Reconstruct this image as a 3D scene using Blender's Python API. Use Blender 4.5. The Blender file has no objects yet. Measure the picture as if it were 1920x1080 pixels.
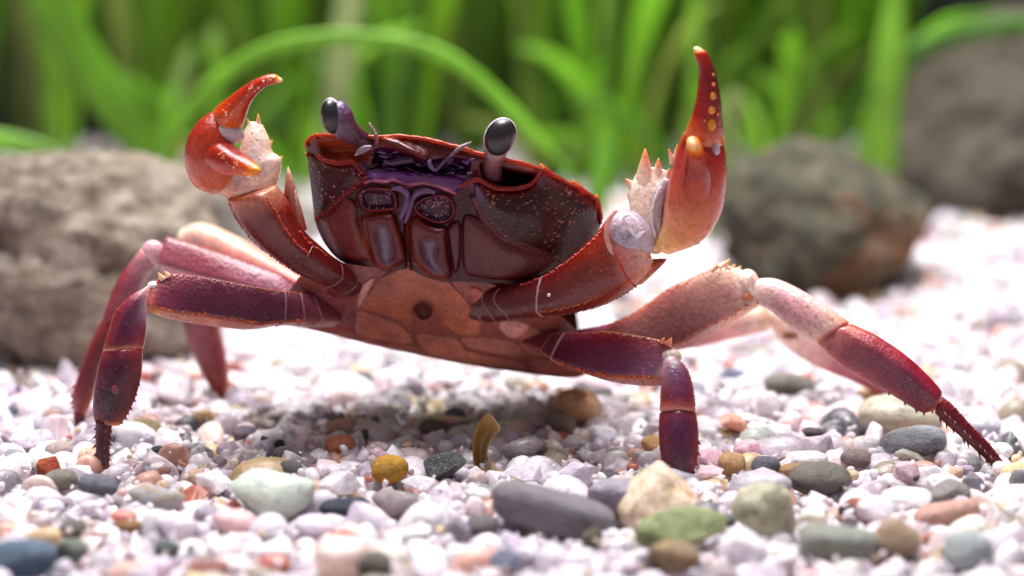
import bpy, math, random
import numpy as np
from mathutils import Vector, Matrix, noise

random.seed(7)
rng = np.random.default_rng(7)
S = 0.01                                   # everything below is written in centimetres
scene = bpy.context.scene
col = scene.collection

# ------------------------------------------------------------------ camera
PITCH = math.radians(12.0)
CAM = np.array([0.0, -40.0, 10.68])
FPX = 1920 * 100 / 36.0
cd = bpy.data.cameras.new('camera')
cam = bpy.data.objects.new('camera', cd)
col.objects.link(cam)
cam.location = (CAM * S).tolist()
cam.rotation_euler = (math.pi / 2 - PITCH, 0, 0)
cd.lens = 100; cd.sensor_width = 36
cd.clip_start = 0.02; cd.clip_end = 20
cd.dof.use_dof = True
cd.dof.focus_distance = 0.3935
cd.dof.aperture_fstop = 9.6
scene.camera = cam

# ------------------------------------------------------------------ world, lamps, exposure
world = bpy.data.worlds.new('World'); scene.world = world
world.use_nodes = True
bg = world.node_tree.nodes['Background']
bg.inputs[0].default_value = (0.93, 0.93, 1.0, 1)
bg.inputs[1].default_value = 0.20
def lamp(name, loc, sx, sy, power, colr, rx=0.0):
    ld = bpy.data.lights.new(name, 'AREA'); ld.shape = 'RECTANGLE'
    ld.size = sx * S; ld.size_y = sy * S; ld.energy = power; ld.color = colr
    o = bpy.data.objects.new(name, ld); col.objects.link(o)
    o.location = (loc[0] * S, loc[1] * S, loc[2] * S); o.rotation_euler = (rx, 0, 0)
    return o
lamp('tank_lamp', (-2, 3, 42), 22, 15, 2.5, (1.0, 0.945, 0.99))
lamp('tank_lamp_rear', (0, 25, 42), 46, 10, 3.5, (1.0, 0.98, 0.95))
scene.view_settings.view_transform = 'Standard'
scene.view_settings.look = 'None'
scene.view_settings.exposure = 0.34
scene.view_settings.gamma = 1.0
scene.view_settings.use_curve_mapping = False
scene.cycles.use_denoising = True
scene.cycles.max_bounces = 8
scene.cycles.transmission_bounces = 6
scene.cycles.sample_clamp_indirect = 4.0
scene.cycles.caustics_refractive = False
scene.cycles.caustics_reflective = False

# ------------------------------------------------------------------ helpers
SP, CP = math.sin(PITCH), math.cos(PITCH)
def P(px, py, Y):
    """the point of the plane y = Y (cm) seen at photo pixel px, py"""
    px = np.asarray(px, float); py = np.asarray(py, float); Y = np.asarray(Y, float)
    a = (px - 960) / FPX; b = -(py - 540) / FPX
    dx = a; dy = CP + b * SP; dz = -SP + b * CP
    k = (Y - CAM[1]) / dy
    return np.stack([CAM[0] + dx * k, CAM[1] + dy * k, CAM[2] + dz * k], -1)
def lin(r, g, b):
    f = lambda c: (c / 255 / 12.92) if c <= 10.3 else ((c / 255 + 0.055) / 1.055) ** 2.4
    return np.array([f(r), f(g), f(b)])
def tag(o, label, cat, group=None, kind=None):
    if label: o['label'] = label
    if cat: o['category'] = cat
    if group: o['group'] = group
    if kind: o['kind'] = kind
    return o
def sm(x, a=0.0, b=1.0):
    t = np.clip((x - a) / (b - a), 0, 1); return t * t * (3 - 2 * t)

def deepen(c, k, sat):
    # more saturated, darker pigment
    l = c.mean(-1, keepdims=True); kk = k + (1.0 - k) * np.clip((l - .10) / .45, 0, 1); return np.clip((l + (c - l) * sat) * kk, .001, 1)
CRABMATS = {}
class MB:
    """collects pieces; build() links them as one mesh object"""
    def __init__(self): self.v = []; self.f = []; self.c = []; self.n = 0
    def add(self, v, f, c):
        v = np.asarray(v, float).reshape(-1, 3)
        c = np.asarray(c, float)
        if c.ndim == 1: c = np.tile(c[:3], (len(v), 1))
        self.v.append(v); self.c.append(c)
        self.f += [tuple(i + self.n for i in q) for q in f]; self.n += len(v)
    def build(self, name, material, parent=None, origin=None, smooth=True):
        v = np.concatenate(self.v); c = np.concatenate(self.c)
        if material in CRABMATS: c = deepen(c, *CRABMATS[material])
        org = np.zeros(3) if origin is None else np.asarray(origin, float)
        me = bpy.data.meshes.new(name)
        me.from_pydata(((v - org) * S).tolist(), [], self.f)
        at = me.color_attributes.new('Col', 'FLOAT_COLOR', 'POINT')
        at.data.foreach_set('color', np.concatenate([c, np.ones((len(c), 1))], 1).astype(np.float32).ravel())
        if smooth: me.polygons.foreach_set('use_smooth', np.ones(len(me.polygons), bool))
        me.materials.append(material); me.update()
        o = bpy.data.objects.new(name, me); col.objects.link(o)
        o.location = (org * S).tolist()
        if parent is not None: o.parent = parent
        return o

def grid_faces(n, m, wrap=False):
    f = []
    for i in range(n - 1):
        for j in range(m if wrap else m - 1):
            a = i * m + j; b = i * m + (j + 1) % m
            f.append((a, b, b + m, a + m))
    return f
def catmull(K, ts):
    """K (n,d) knots, ts in [0, n-1]"""
    K = np.asarray(K, float); n = len(K)
    ts = np.clip(ts, 0, n - 1 - 1e-9); i = np.floor(ts).astype(int); u = (ts - i)[:, None]
    g = lambda k: K[np.clip(k, 0, n - 1)]
    p0, p1, p2, p3 = g(i - 1), g(i), g(i + 1), g(i + 2)
    p0 = np.where((i == 0)[:, None], 2 * p1 - p2, p0); p3 = np.where((i == n - 2)[:, None], 2 * p2 - p1, p3)
    return 0.5 * (2 * p1 + (p2 - p0) * u + (2 * p0 - 5 * p1 + 4 * p2 - p3) * u ** 2 + (3 * p1 - p0 - 3 * p2 + p3) * u ** 3)

def colour_table(cols, t, u, ridge=None):
    """cols: [(t, edgeA, middle, edgeB)] -> colour at (t, u)"""
    T = np.array([c[0] for c in cols]); out = np.zeros(t.shape + (3,))
    for k in range(3):
        a, m, b = (np.interp(t, T, [c[j][k] for c in cols]) for j in (1, 2, 3))
        if ridge is None or ridge < .2:
            w = np.abs(u) ** 1.6; out[..., k] = m * (1 - w) + np.where(u < 0, a, b) * w
        else:
            wa = np.clip(-u, 0, 1) ** 1.6; wb = sm(u, ridge - .10, ridge + .16); x = m * (1 - wa) + a * wa; out[..., k] = x * (1 - wb) + b * wb  # past the ridge: orange lower facet, bounce light from the sand painted in
    return out
def mottle(v, c, amp, scale, tint=None):
    o = np.array([noise.fractal(Vector(p) * scale, 0.9, 2.1, 4) for p in v])
    o2 = np.array([noise.noise(Vector(p) * scale * 0.37 + Vector((7, 3, 1))) for p in v])
    c = c * (1 + amp * np.clip(o, -1, 1))[:, None]
    if tint is not None:
        w = np.clip(0.5 + 1.4 * o2, 0, 1)[:, None] * amp * 1.3
        c = c * (1 - w) + tint * w
    return np.clip(c, 0.001, 1)

class Loft:
    """a limb segment: stations are (ax,ay, bx,by, Y, half thickness): two outline pixels and a depth in cm"""
    def __init__(s, mb, st, cols, sub=7, nr=40, cap0=0.0, cap1=0.0, ridge=None, rk=0.55, amp=0.24, msc=3.5, tint=None, p=0.85):
        st = np.array(st, float); s.st = st; s.ridge = ridge; s.rk = rk; s.p = p
        n = (len(st) - 1) * sub + 1
        K = catmull(st, np.linspace(0, len(st) - 1, n)); s.K = K
        th = np.linspace(0, 2 * np.pi, nr, endpoint=False)
        u = np.cos(th); front = np.sin(th) >= 0
        vv = s.vprof(u, front) * np.where(front, 1, -1)
        A = P(K[:, 0], K[:, 1], K[:, 4]); B = P(K[:, 2], K[:, 3], K[:, 4])
        C = (A + B) / 2; H = (B - A) / 2; TH = K[:, 5]
        Tn = np.gradient(C, axis=0); Tn /= np.linalg.norm(Tn, axis=1)[:, None] + 1e-9
        N = np.cross(Tn, H); N /= np.linalg.norm(N, axis=1)[:, None] + 1e-9
        N = np.where((N[:, 1] > 0)[:, None], -N, N)
        s.C, s.H, s.N, s.TH, s.Tn = C, H, N, TH, Tn
        rows = []; tt = []
        def ring(i, k=1.0, off=0.0):
            return (C[i] + Tn[i] * off)[None] + k * (u[:, None] * H[i][None] + vv[:, None] * TH[i] * N[i][None])
        if cap0 > 0:
            for f in (0.15, 0.45, 0.75, 0.93): rows.append(ring(0, f, -cap0 * math.sqrt(1 - f * f))); tt.append(0)
        for i in range(n): rows.append(ring(i)); tt.append(i / (n - 1))
        if cap1 > 0:
            for f in (0.93, 0.75, 0.45, 0.15): rows.append(ring(n - 1, f, cap1 * math.sqrt(1 - f * f))); tt.append(1)
        R = np.array(rows); m = len(rows)
        V = R.reshape(-1, 3); tt = np.repeat(np.array(tt), nr); uu = np.tile(u, m)
        F = grid_faces(m, nr, True)
        F.append(tuple(range(nr - 1, -1, -1))); F.append(tuple((m - 1) * nr + j for j in range(nr)))
        c = mottle(V, colour_table(cols, tt, uu, ridge), amp, msc, tint)
        mb.add(V, F, c); s.mb = mb
    def vprof(s, u, front):
        circ = np.maximum(1 - u * u, 0) ** (0.5 * s.p)
        if s.ridge is None: return circ
        r = s.ridge
        tri = np.where(u < r, (u + 1) / (r + 1), (1 - u) / (1 - r))
        return np.where(front, circ * (1 - s.rk) + tri * s.rk * 1.25, circ)
    def at(s, t, u, out=0.0, front=True):
        x = t * (len(s.C) - 1); i = int(min(x, len(s.C) - 2)); f = x - i
        L = lambda a: a[i] * (1 - f) + a[i + 1] * f
        v = float(s.vprof(np.array([u]), np.array([front]))[0])
        nd = L(s.N) * v + L(s.H) / np.linalg.norm(L(s.H)) * u
        nd = nd / (np.linalg.norm(nd) + 1e-9)
        return L(s.C) + L(s.H) * u + L(s.N) * v * L(s.TH) * (1 if front else -1) + nd * out, nd
    def beads(s, u, t0, t1, n, r, c, jit=0.03, sharp=1.0):
        """a row of grains along the segment"""
        for k in range(n):
            t = t0 + (t1 - t0) * (k + 0.5 + random.uniform(-.3, .3)) / n
            uu = max(-1, min(1, u + random.uniform(-jit, jit)))
            p, nd = s.at(min(max(t, 0), 1), uu)
            bead(s.mb, p, r * random.uniform(.7, 1.25) * S0, c * random.uniform(.8, 1.2), nd, sharp)
    def speck(s, n, r, c, u0=-.8, u1=.8, t0=0.05, t1=.95):
        for k in range(n):
            p, nd = s.at(random.uniform(t0, t1), random.uniform(u0, u1))
            bead(s.mb, p, r * random.uniform(.4, 1.2) * S0, c * random.uniform(.45, .8), nd, .6)
S0 = 1 / 133.0                       # cm per photo pixel at the crab
_ico = None
def ico():
    global _ico
    if _ico is None:
        g = (1 + 5 ** .5) / 2
        v = np.array([(-1, g, 0), (1, g, 0), (-1, -g, 0), (1, -g, 0), (0, -1, g), (0, 1, g), (0, -1, -g), (0, 1, -g), (g, 0, -1), (g, 0, 1), (-g, 0, -1), (-g, 0, 1)], float)
        v /= np.linalg.norm(v[0])
        f = [(0, 11, 5), (0, 5, 1), (0, 1, 7), (0, 7, 10), (0, 10, 11), (1, 5, 9), (5, 11, 4), (11, 10, 2), (10, 7, 6), (7, 1, 8), (3, 9, 4), (3, 4, 2), (3, 2, 6), (3, 6, 8), (3, 8, 9), (4, 9, 5), (2, 4, 11), (6, 2, 10), (8, 6, 7), (9, 8, 1)]
        _ico = (v, f)
    return _ico
_sph = {}
def sphere(lv):
    if lv in _sph: return _sph[lv]
    v, f = ico(); v = v.tolist(); f = list(f)
    for _ in range(lv):
        mid = {}; nf = []
        def m(a, b):
            k = (min(a, b), max(a, b))
            if k not in mid:
                p = np.array(v[a]) + np.array(v[b]); v.append((p / np.linalg.norm(p)).tolist()); mid[k] = len(v) - 1
            return mid[k]
        for a, b, c in f:
            x, y, z = m(a, b), m(b, c), m(c, a); nf += [(a, x, z), (b, y, x), (c, z, y), (x, y, z)]
        f = nf
    _sph[lv] = (np.array(v), f); return _sph[lv]
def frame(d):
    d = np.asarray(d, float); d = d / (np.linalg.norm(d) + 1e-9)
    a = np.array([0, 0, 1.0]) if abs(d[2]) < .9 else np.array([1.0, 0, 0])
    x = np.cross(a, d); x /= np.linalg.norm(x); y = np.cross(d, x)
    return x, y, d
def bead(mb, p, r, c, nd=(0, -1, 0), k=1.0):
    v, f = ico(); x, y, d = frame(nd)
    mb.add(np.asarray(p) + r * (v[:, :1] * x + v[:, 1:2] * y + v[:, 2:] * d * k), f, c)
def ellip(mb, p, ax, c, lv=3):
    """ax: three axis vectors (cm)"""
    v, f = sphere(lv); ax = np.array(ax)
    mb.add(np.asarray(p) + v @ ax, f, c)
def spike(mb, p, tip, r, c0, c1, n=8, rows=5):
    p = np.asarray(p, float); tip = np.asarray(tip, float); x, y, d = frame(tip - p)
    V = []; C = []
    for i in range(rows):
        t = i / (rows - 1); rr = r * (1 - t) ** .8 + .004
        for j in range(n):
            a = 2 * math.pi * j / n
            V.append(p + (tip - p) * t + rr * (math.cos(a) * x + math.sin(a) * y)); C.append(c0 * (1 - t ** 2.4) + c1 * t ** 2.4)
    F = grid_faces(rows, n, True); F.append(tuple((rows - 1) * n + j for j in range(n)))
    mb.add(V, F, np.array(C))
def tube(mb, pts, rad, c, n=10, sub=6, c1=None):
    """pts (k,3) cm, rad list (cm)"""
    K = np.concatenate([np.asarray(pts, float), np.asarray(rad, float)[:, None]], 1)
    Q = catmull(K, np.linspace(0, len(K) - 1, (len(K) - 1) * sub + 1)); V = []; C = []
    T = np.gradient(Q[:, :3], axis=0); x, y, d = frame(T[0])
    for i, q in enumerate(Q):
        d = T[i] / np.linalg.norm(T[i]); x = x - d * np.dot(x, d); x /= np.linalg.norm(x); y = np.cross(d, x)
        t = i / (len(Q) - 1)
        for j in range(n):
            a = 2 * math.pi * j / n
            V.append(q[:3] + q[3] * (math.cos(a) * x + math.sin(a) * y)); C.append(c if c1 is None else c * (1 - t) + c1 * t)
    F = grid_faces(len(Q), n, True); F.append(tuple(range(n - 1, -1, -1))); F.append(tuple((len(Q) - 1) * n + j for j in range(n)))
    mb.add(V, F, np.array(C))

# ------------------------------------------------------------------ materials
def nodes_of(name):
    m = bpy.data.materials.new(name); m.use_nodes = True
    nt = m.node_tree; return m, nt, nt.nodes['Principled BSDF'], nt.nodes['Material Output']
def mixc(nt, mode, fac, a, b):
    n = nt.nodes.new('ShaderNodeMix'); n.data_type = 'RGBA'; n.blend_type = mode
    for s, x in ((n.inputs[0], fac), (n.inputs[6], a), (n.inputs[7], b)):
        if isinstance(x, (int, float)): s.default_value = x
        elif isinstance(x, (tuple, list)): s.default_value = (*x[:3], 1)
        else: nt.links.new(x, s)
    return n.outputs[2]
def ramp(nt, x, stops):
    n = nt.nodes.new('ShaderNodeValToRGB'); e = n.color_ramp.elements
    while len(e) < len(stops): e.new(0.5)
    for k, (p, c) in enumerate(stops): e[k].position = p; e[k].color = (*(c if isinstance(c, (tuple, list, np.ndarray)) else (c, c, c)), 1)
    nt.links.new(x, n.inputs[0]); return n.outputs[0]
def tex(nt, kind, scale, coord='Object', detail=4, rough=.55, out=0):
    tc = nt.nodes.new('ShaderNodeTexCoord')
    n = nt.nodes.new({'noise': 'ShaderNodeTexNoise', 'voronoi': 'ShaderNodeTexVoronoi'}[kind])
    n.inputs['Scale'].default_value = scale
    if kind == 'noise': n.inputs['Detail'].default_value = detail; n.inputs['Roughness'].default_value = rough
    nt.links.new(tc.outputs[coord], n.inputs['Vector']); return n.outputs[out]
def bump(nt, h, dist, strength=1.0, prev=None):
    b = nt.nodes.new('ShaderNodeBump'); b.inputs['Distance'].default_value = dist; b.inputs['Strength'].default_value = strength
    nt.links.new(h, b.inputs['Height'])
    if prev is not None: nt.links.new(prev, b.inputs['Normal'])
    return b.outputs[0]
def attr(nt, name):
    n = nt.nodes.new('ShaderNodeAttribute'); n.attribute_name = name; return n
def shell_material(name, rough=.36, grain=1.0, sss=.14, coat=.08, spec=.4):
    m, nt, b, _ = nodes_of(name); L = nt.links
    c = attr(nt, 'Col').outputs['Color']
    fine = tex(nt, 'noise', 1500, detail=5, rough=.65)
    c = mixc(nt, 'MULTIPLY', 1.0, c, ramp(nt, fine, [(0.28, .62), (0.5, 1.0), (0.75, 1.28)]))
    vor = tex(nt, 'voronoi', 1900)
    c = mixc(nt, 'MIX', ramp(nt, vor, [(0.0, .10), (.14, .0)]), c, (.6, .3, .26))
    L.new(c, b.inputs['Base Color'])
    n0 = bump(nt, tex(nt, 'noise', 330, detail=4, rough=.6), .0003 * grain, .5)
    n1 = bump(nt, vor, .00022 * grain, .6, n0)
    n2 = bump(nt, tex(nt, 'noise', 900, detail=6, rough=.7), .0003 * grain, .65, n1)
    L.new(n2, b.inputs['Normal'])
    L.new(ramp(nt, tex(nt, 'noise', 420, detail=3), [(.3, rough - .08), (.7, rough + .14)]), b.inputs['Roughness'])
    b.inputs['Specular IOR Level'].default_value = spec
    b.inputs['Subsurface Weight'].default_value = sss
    b.inputs['Subsurface Radius'].default_value = (1.0, .35, .22)
    b.inputs['Subsurface Scale'].default_value = .0016
    b.inputs['Coat Weight'].default_value = coat; b.inputs['Coat Roughness'].default_value = .22
    return m
M_SHELL = shell_material('crab_shell', rough=.3, grain=.5, coat=.25, sss=.3)
M_CLAW = shell_material('crab_claw_shell', rough=.25, grain=.35, sss=.24, coat=.3)
M_BODY = shell_material('crab_body_shell', rough=.3, grain=.4, sss=.12, coat=.3, spec=.26)
M_MEMB = shell_material('joint_membrane', rough=.3, grain=.8, sss=.4, coat=.5)
CRABMATS = {M_SHELL: (.68, 1.24), M_CLAW: (.70, 1.14), M_BODY: (.46, 1.35)}
def eye_material():
    m, nt, b, _ = nodes_of('cornea')
    b.inputs['Base Color'].default_value = (.012, .009, .011, 1); b.inputs['Roughness'].default_value = .34
    b.inputs['Coat Weight'].default_value = .25; b.inputs['Coat Roughness'].default_value = .2
    return m
M_EYE = eye_material()

def stone_material(name, src, rough, quartz=0.0, speck=0.25, speck_c=(.05, .045, .05), sscale=1200, bumps=1.0, patch=None):
    m, nt, b, out = nodes_of(name); L = nt.links
    if src == 'obj': c = nt.nodes.new('ShaderNodeObjectInfo').outputs['Color']
    else: c = attr(nt, 'Col').outputs['Color']
    big = tex(nt, 'noise', 320, detail=5, rough=.6)
    c = mixc(nt, 'MULTIPLY', 1.0, c, ramp(nt, big, [(.3, .62), (.5, 1.0), (.72, 1.18)]))
    if patch is not None:
        c = mixc(nt, 'MIX', ramp(nt, tex(nt, 'noise', 210, detail=6, rough=.7), [(.5, 0.0), (.62, .75)]), c, patch)
    sp = tex(nt, 'noise', sscale, detail=3, rough=.8)
    c = mixc(nt, 'MIX', ramp(nt, sp, [(.555, 0.0), (.63, speck)]), c, speck_c)
    L.new(c, b.inputs['Base Color'])
    L.new(ramp(nt, tex(nt, 'noise', 700, detail=4), [(.3, rough - .1), (.7, rough + .15)]), b.inputs['Roughness'])
    n1 = bump(nt, tex(nt, 'noise', 520, detail=7, rough=.68), .0006 * bumps, .8)
    L.new(n1, b.inputs['Normal'])
    if quartz > 0:
        b.inputs['Subsurface Weight'].default_value = quartz
        b.inputs['Subsurface Radius'].default_value = (1.0, .92, .95)
        b.inputs['Subsurface Scale'].default_value = .0035
        b.inputs['Coat Weight'].default_value = .35; b.inputs['Coat Roughness'].default_value = .2
    return m
M_GRAVEL = stone_material('gravel_stone', 'col', .30, quartz=.55, speck=.16, bumps=.9)
M_PEB = stone_material('pebble_stone', 'obj', .5, speck=.3)
M_QTZ = stone_material('quartz_stone', 'obj', .26, quartz=.4, speck=.08, bumps=.6)
M_GRAN = stone_material('granite_stone', 'obj', .55, speck=.8, speck_c=(.62, .62, .6), sscale=1500)
M_DSPK = stone_material('dark_speckled_stone', 'obj', .35, speck=.9, speck_c=(.55, .58, .58), sscale=1000, bumps=2.2)
M_MINT = stone_material('mint_speckled_stone', 'obj', .5, quartz=.2, speck=.75, speck_c=(.22, .30, .18), sscale=650)
M_MOSS = stone_material('mossy_stone', 'obj', .7, speck=.3, bumps=2, patch=(.10, .16, .035))
M_OCHR = stone_material('ochre_patched_stone', 'obj', .45, speck=.2, patch=(.50, .30, .10))
M_ROUGH = stone_material('crumbly_stone', 'obj', .8, speck=.4, bumps=4)

# ------------------------------------------------------------------ the gravel bed
def ground_z_row(row):                       # depth Y (cm) of the ground at a photo row
    return CAM[2] / math.tan(PITCH + math.atan((row - 540) / FPX)) + CAM[1]
gm, nt, b, _ = nodes_of('gravel_bed')
gc = ramp(nt, tex(nt, 'voronoi', 330, out=1), [(0, lin(205, 192, 205)), (.5, lin(238, 222, 226)), (1, lin(220, 190, 190))])
nt.links.new(gc, b.inputs['Base Color']); b.inputs['Roughness'].default_value = .6
nt.links.new(bump(nt, tex(nt, 'voronoi', 330), .002, 1), b.inputs['Normal'])
g = MB(); xs = np.linspace(-60, 60, 49); ys = np.linspace(-30, 45, 31)
g.add([(x, y, -.28) for x in xs for y in ys], grid_faces(49, 31), lin(230, 215, 220))
ground = g.build('ground', gm); tag(ground, None, None, kind='structure')

def stone_shape(lv, kind, seed):
    r = np.random.default_rng(seed); v, f = sphere(lv); v = v.copy()
    if kind in ('round', 'bar'):
        k = 5; amp = .9
        n = r.normal(size=(k, 3)); n /= np.linalg.norm(n, axis=1)[:, None]; d = r.uniform(.82, .98, k); pw = 10
    elif kind == 'chip':
        k = 11; n = r.normal(size=(k, 3)); n /= np.linalg.norm(n, axis=1)[:, None]; d = r.uniform(.5, .86, k); pw = 26
    else:
        k = 9; n = r.normal(size=(k, 3)); n /= np.linalg.norm(n, axis=1)[:, None]; d = r.uniform(.62, .92, k); pw = 13
    if kind == 'wedge':
        n = np.array([(0, 0, -1), (-.62, -.15, .77), (.80, -.05, .60), (0, -.8, .6), (0, .85, .5), (.1, -.3, .9)]); n /= np.linalg.norm(n, axis=1)[:, None]; d = np.array([.6, .5, .46, .6, .6, .8]); pw = 12
    q = np.maximum(v @ n.T / d, 0)
    if kind in ('bar', 'round'):
        e = 3.4 if kind == 'bar' else 2.35; v = v / (np.sum(np.abs(v) ** e, 1) ** (1 / e))[:, None]
    rad = (np.sum(q ** pw, 1) + 1) ** (-1 / pw)
    lump = np.array([noise.fractal(Vector(p) * 1.5 + Vector((seed * 3.1, 0, 0)), 1.0, 2.0, 3) for p in v])
    rad *= 1 + lump * {'round': .05, 'chip': .05, 'worn': .07, 'bar': .03, 'wedge': .08}[kind]
    v = v * rad[:, None]
    v /= np.abs(v).max(0)[None]
    return v, f
def hull_chip(seed):
    import bmesh
    r = np.random.default_rng(seed); p = r.normal(size=(13, 3)); p /= np.linalg.norm(p, axis=1)[:, None]; p *= r.uniform(.78, 1.0, (13, 1))
    bm = bmesh.new(); vs = [bm.verts.new(q) for q in p]
    g = bmesh.ops.convex_hull(bm, input=vs)
    bmesh.ops.delete(bm, geom=[v for v in bm.verts if not v.link_faces], context='VERTS')
    bmesh.ops.dissolve_limit(bm, angle_limit=math.radians(24), verts=bm.verts, edges=bm.edges)
    bmesh.ops.bevel(bm, geom=list(bm.edges), offset=.085, segments=2, profile=.6, affect='EDGES', clamp_overlap=True)
    bmesh.ops.triangulate(bm, faces=bm.faces); bm.verts.ensure_lookup_table(); bm.verts.index_update()
    v = np.array([q.co[:] for q in bm.verts]); f = [tuple(x.index for x in q.verts) for q in bm.faces]; bm.free()
    v += .03 * np.array([noise.noise_vector(Vector(q) * 3) for q in v])
    return v / np.abs(v).max(0)[None], f
PAL = [((240, 230, 240), .36), ((250, 244, 248), .24), ((244, 222, 224), .12), ((220, 208, 224), .10), ((236, 216, 204), .04), ((186, 174, 184), .035),
       ((226, 196, 150), .03), ((230, 176, 158), .04), ((130, 126, 134), .024), ((160, 148, 130), .02), ((180, 104, 84), .012), ((80, 78, 86), .016), ((242, 238, 222), .02), ((204, 214, 206), .012)]
PC = np.array([lin(*p[0]) for p in PAL]); PW = np.array([p[1] for p in PAL]); PW /= PW.sum()
def rot_mats(n):
    q = rng.normal(size=(n, 4)); q /= np.linalg.norm(q, axis=1)[:, None]; w, x, y, z = q.T
    return np.stack([1 - 2 * (y * y + z * z), 2 * (x * y - z * w), 2 * (x * z + y * w), 2 * (x * y + z * w), 1 - 2 * (x * x + z * z), 2 * (y * z - x * w),
                     2 * (x * z - y * w), 2 * (y * z + x * w), 1 - 2 * (x * x + y * y)], -1).reshape(n, 3, 3)
def gravel(name, x0f, y0, y1, step, lv, r0, r1, zlo, zhi, protos):
    pts = []
    ny = int((y1 - y0) / step)
    for j in range(ny):
        y = y0 + (j + .5) * step; hw = x0f(y); nx = int(2 * hw / step)
        xx = -hw + (np.arange(nx) + .5) * step; pts.append(np.stack([xx, np.full(nx, y)], -1))
    pts = np.concatenate(pts); pts += rng.uniform(-.5, .5, pts.shape) * step
    if len(FOOT):      # no loose gravel inside, or heaped against the front of, the larger pebbles
        dx = (pts[:, None, 0] - FOOT[None, :, 0]) / FOOT[None, :, 2]; dy = (pts[:, None, 1] - FOOT[None, :, 1] + .35 * FOOT[None, :, 3]) / (FOOT[None, :, 3] * 1.25)
        pts = pts[~np.any(dx * dx + dy * dy < 1, 1)]
    n = len(pts)
    rad = r0 + (r1 - r0) * rng.beta(1.5, 3.2, n)
    sc = rad[:, None] * np.stack([rng.uniform(.85, 1.35, n), rng.uniform(.75, 1.1, n), rng.uniform(.55, .95, n)], -1)
    R = rot_mats(n); pick = rng.integers(0, len(protos), n); cc = PC[rng.choice(len(PC), n, p=PW)] * rng.uniform(.72, 1.0, (n, 1))
    V = []; F = []; C = []; SM = []; o = 0; nflat = NCH if protos is PR2 else 7
    for k, (v, f) in enumerate(protos):
        i = np.where(pick == k)[0]
        if not len(i): continue
        w = np.einsum('nij,nvj->nvi', R[i], v[None] * sc[i][:, None])
        w[..., 0] += pts[i, 0][:, None]; w[..., 1] += pts[i, 1][:, None]
        w[..., 2] += (rng.uniform(zlo, zhi, len(i)) - rad[i] * .55)[:, None]
        nv = len(v); V.append(w.reshape(-1, 3)); C.append(np.repeat(cc[i], nv, 0))
        F.append((np.array(f)[None] + (o + np.arange(len(i)) * nv)[:, None, None]).reshape(-1, 3)); o += len(i) * nv; SM.append(np.full(len(i) * len(f), k >= nflat))
    V = np.concatenate(V) * S; C = np.clip(np.concatenate(C), 0, 1); F = np.concatenate(F)
    me = bpy.data.meshes.new(name)
    me.vertices.add(len(V)); me.vertices.foreach_set('co', V.astype(np.float32).ravel())
    me.loops.add(F.size); me.loops.foreach_set('vertex_index', F.astype(np.int32).ravel())
    me.polygons.add(len(F)); me.polygons.foreach_set('loop_start', np.arange(0, F.size, 3, dtype=np.int32))
    me.update(calc_edges=True)
    me.polygons.foreach_set('use_smooth', np.concatenate(SM))
    at = me.color_attributes.new('Col', 'FLOAT_COLOR', 'POINT')
    at.data.foreach_set('color', np.concatenate([C, np.ones((len(C), 1))], 1).astype(np.float32).ravel())
    me.materials.append(M_GRAVEL)
    ob = bpy.data.objects.new(name, me); col.objects.link(ob)
    return ob
def locate(px, py, hh, sink=.62):
    """depth Y (cm) and scale (cm per pixel) of a stone whose picture is centred on px, py and whose foot is in the gravel"""
    Y = ground_z_row(py + hh * .6)
    for _ in range(4):
        k = (Y + 40.6) / FPX; zc = hh * k * sink + .05
        b = -(py - 540) / FPX; dz = (-SP + b * CP) / (CP + b * SP); Y = (zc - CAM[2]) / dz + CAM[1]
    return Y, (Y + 40.6) / FPX
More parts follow.
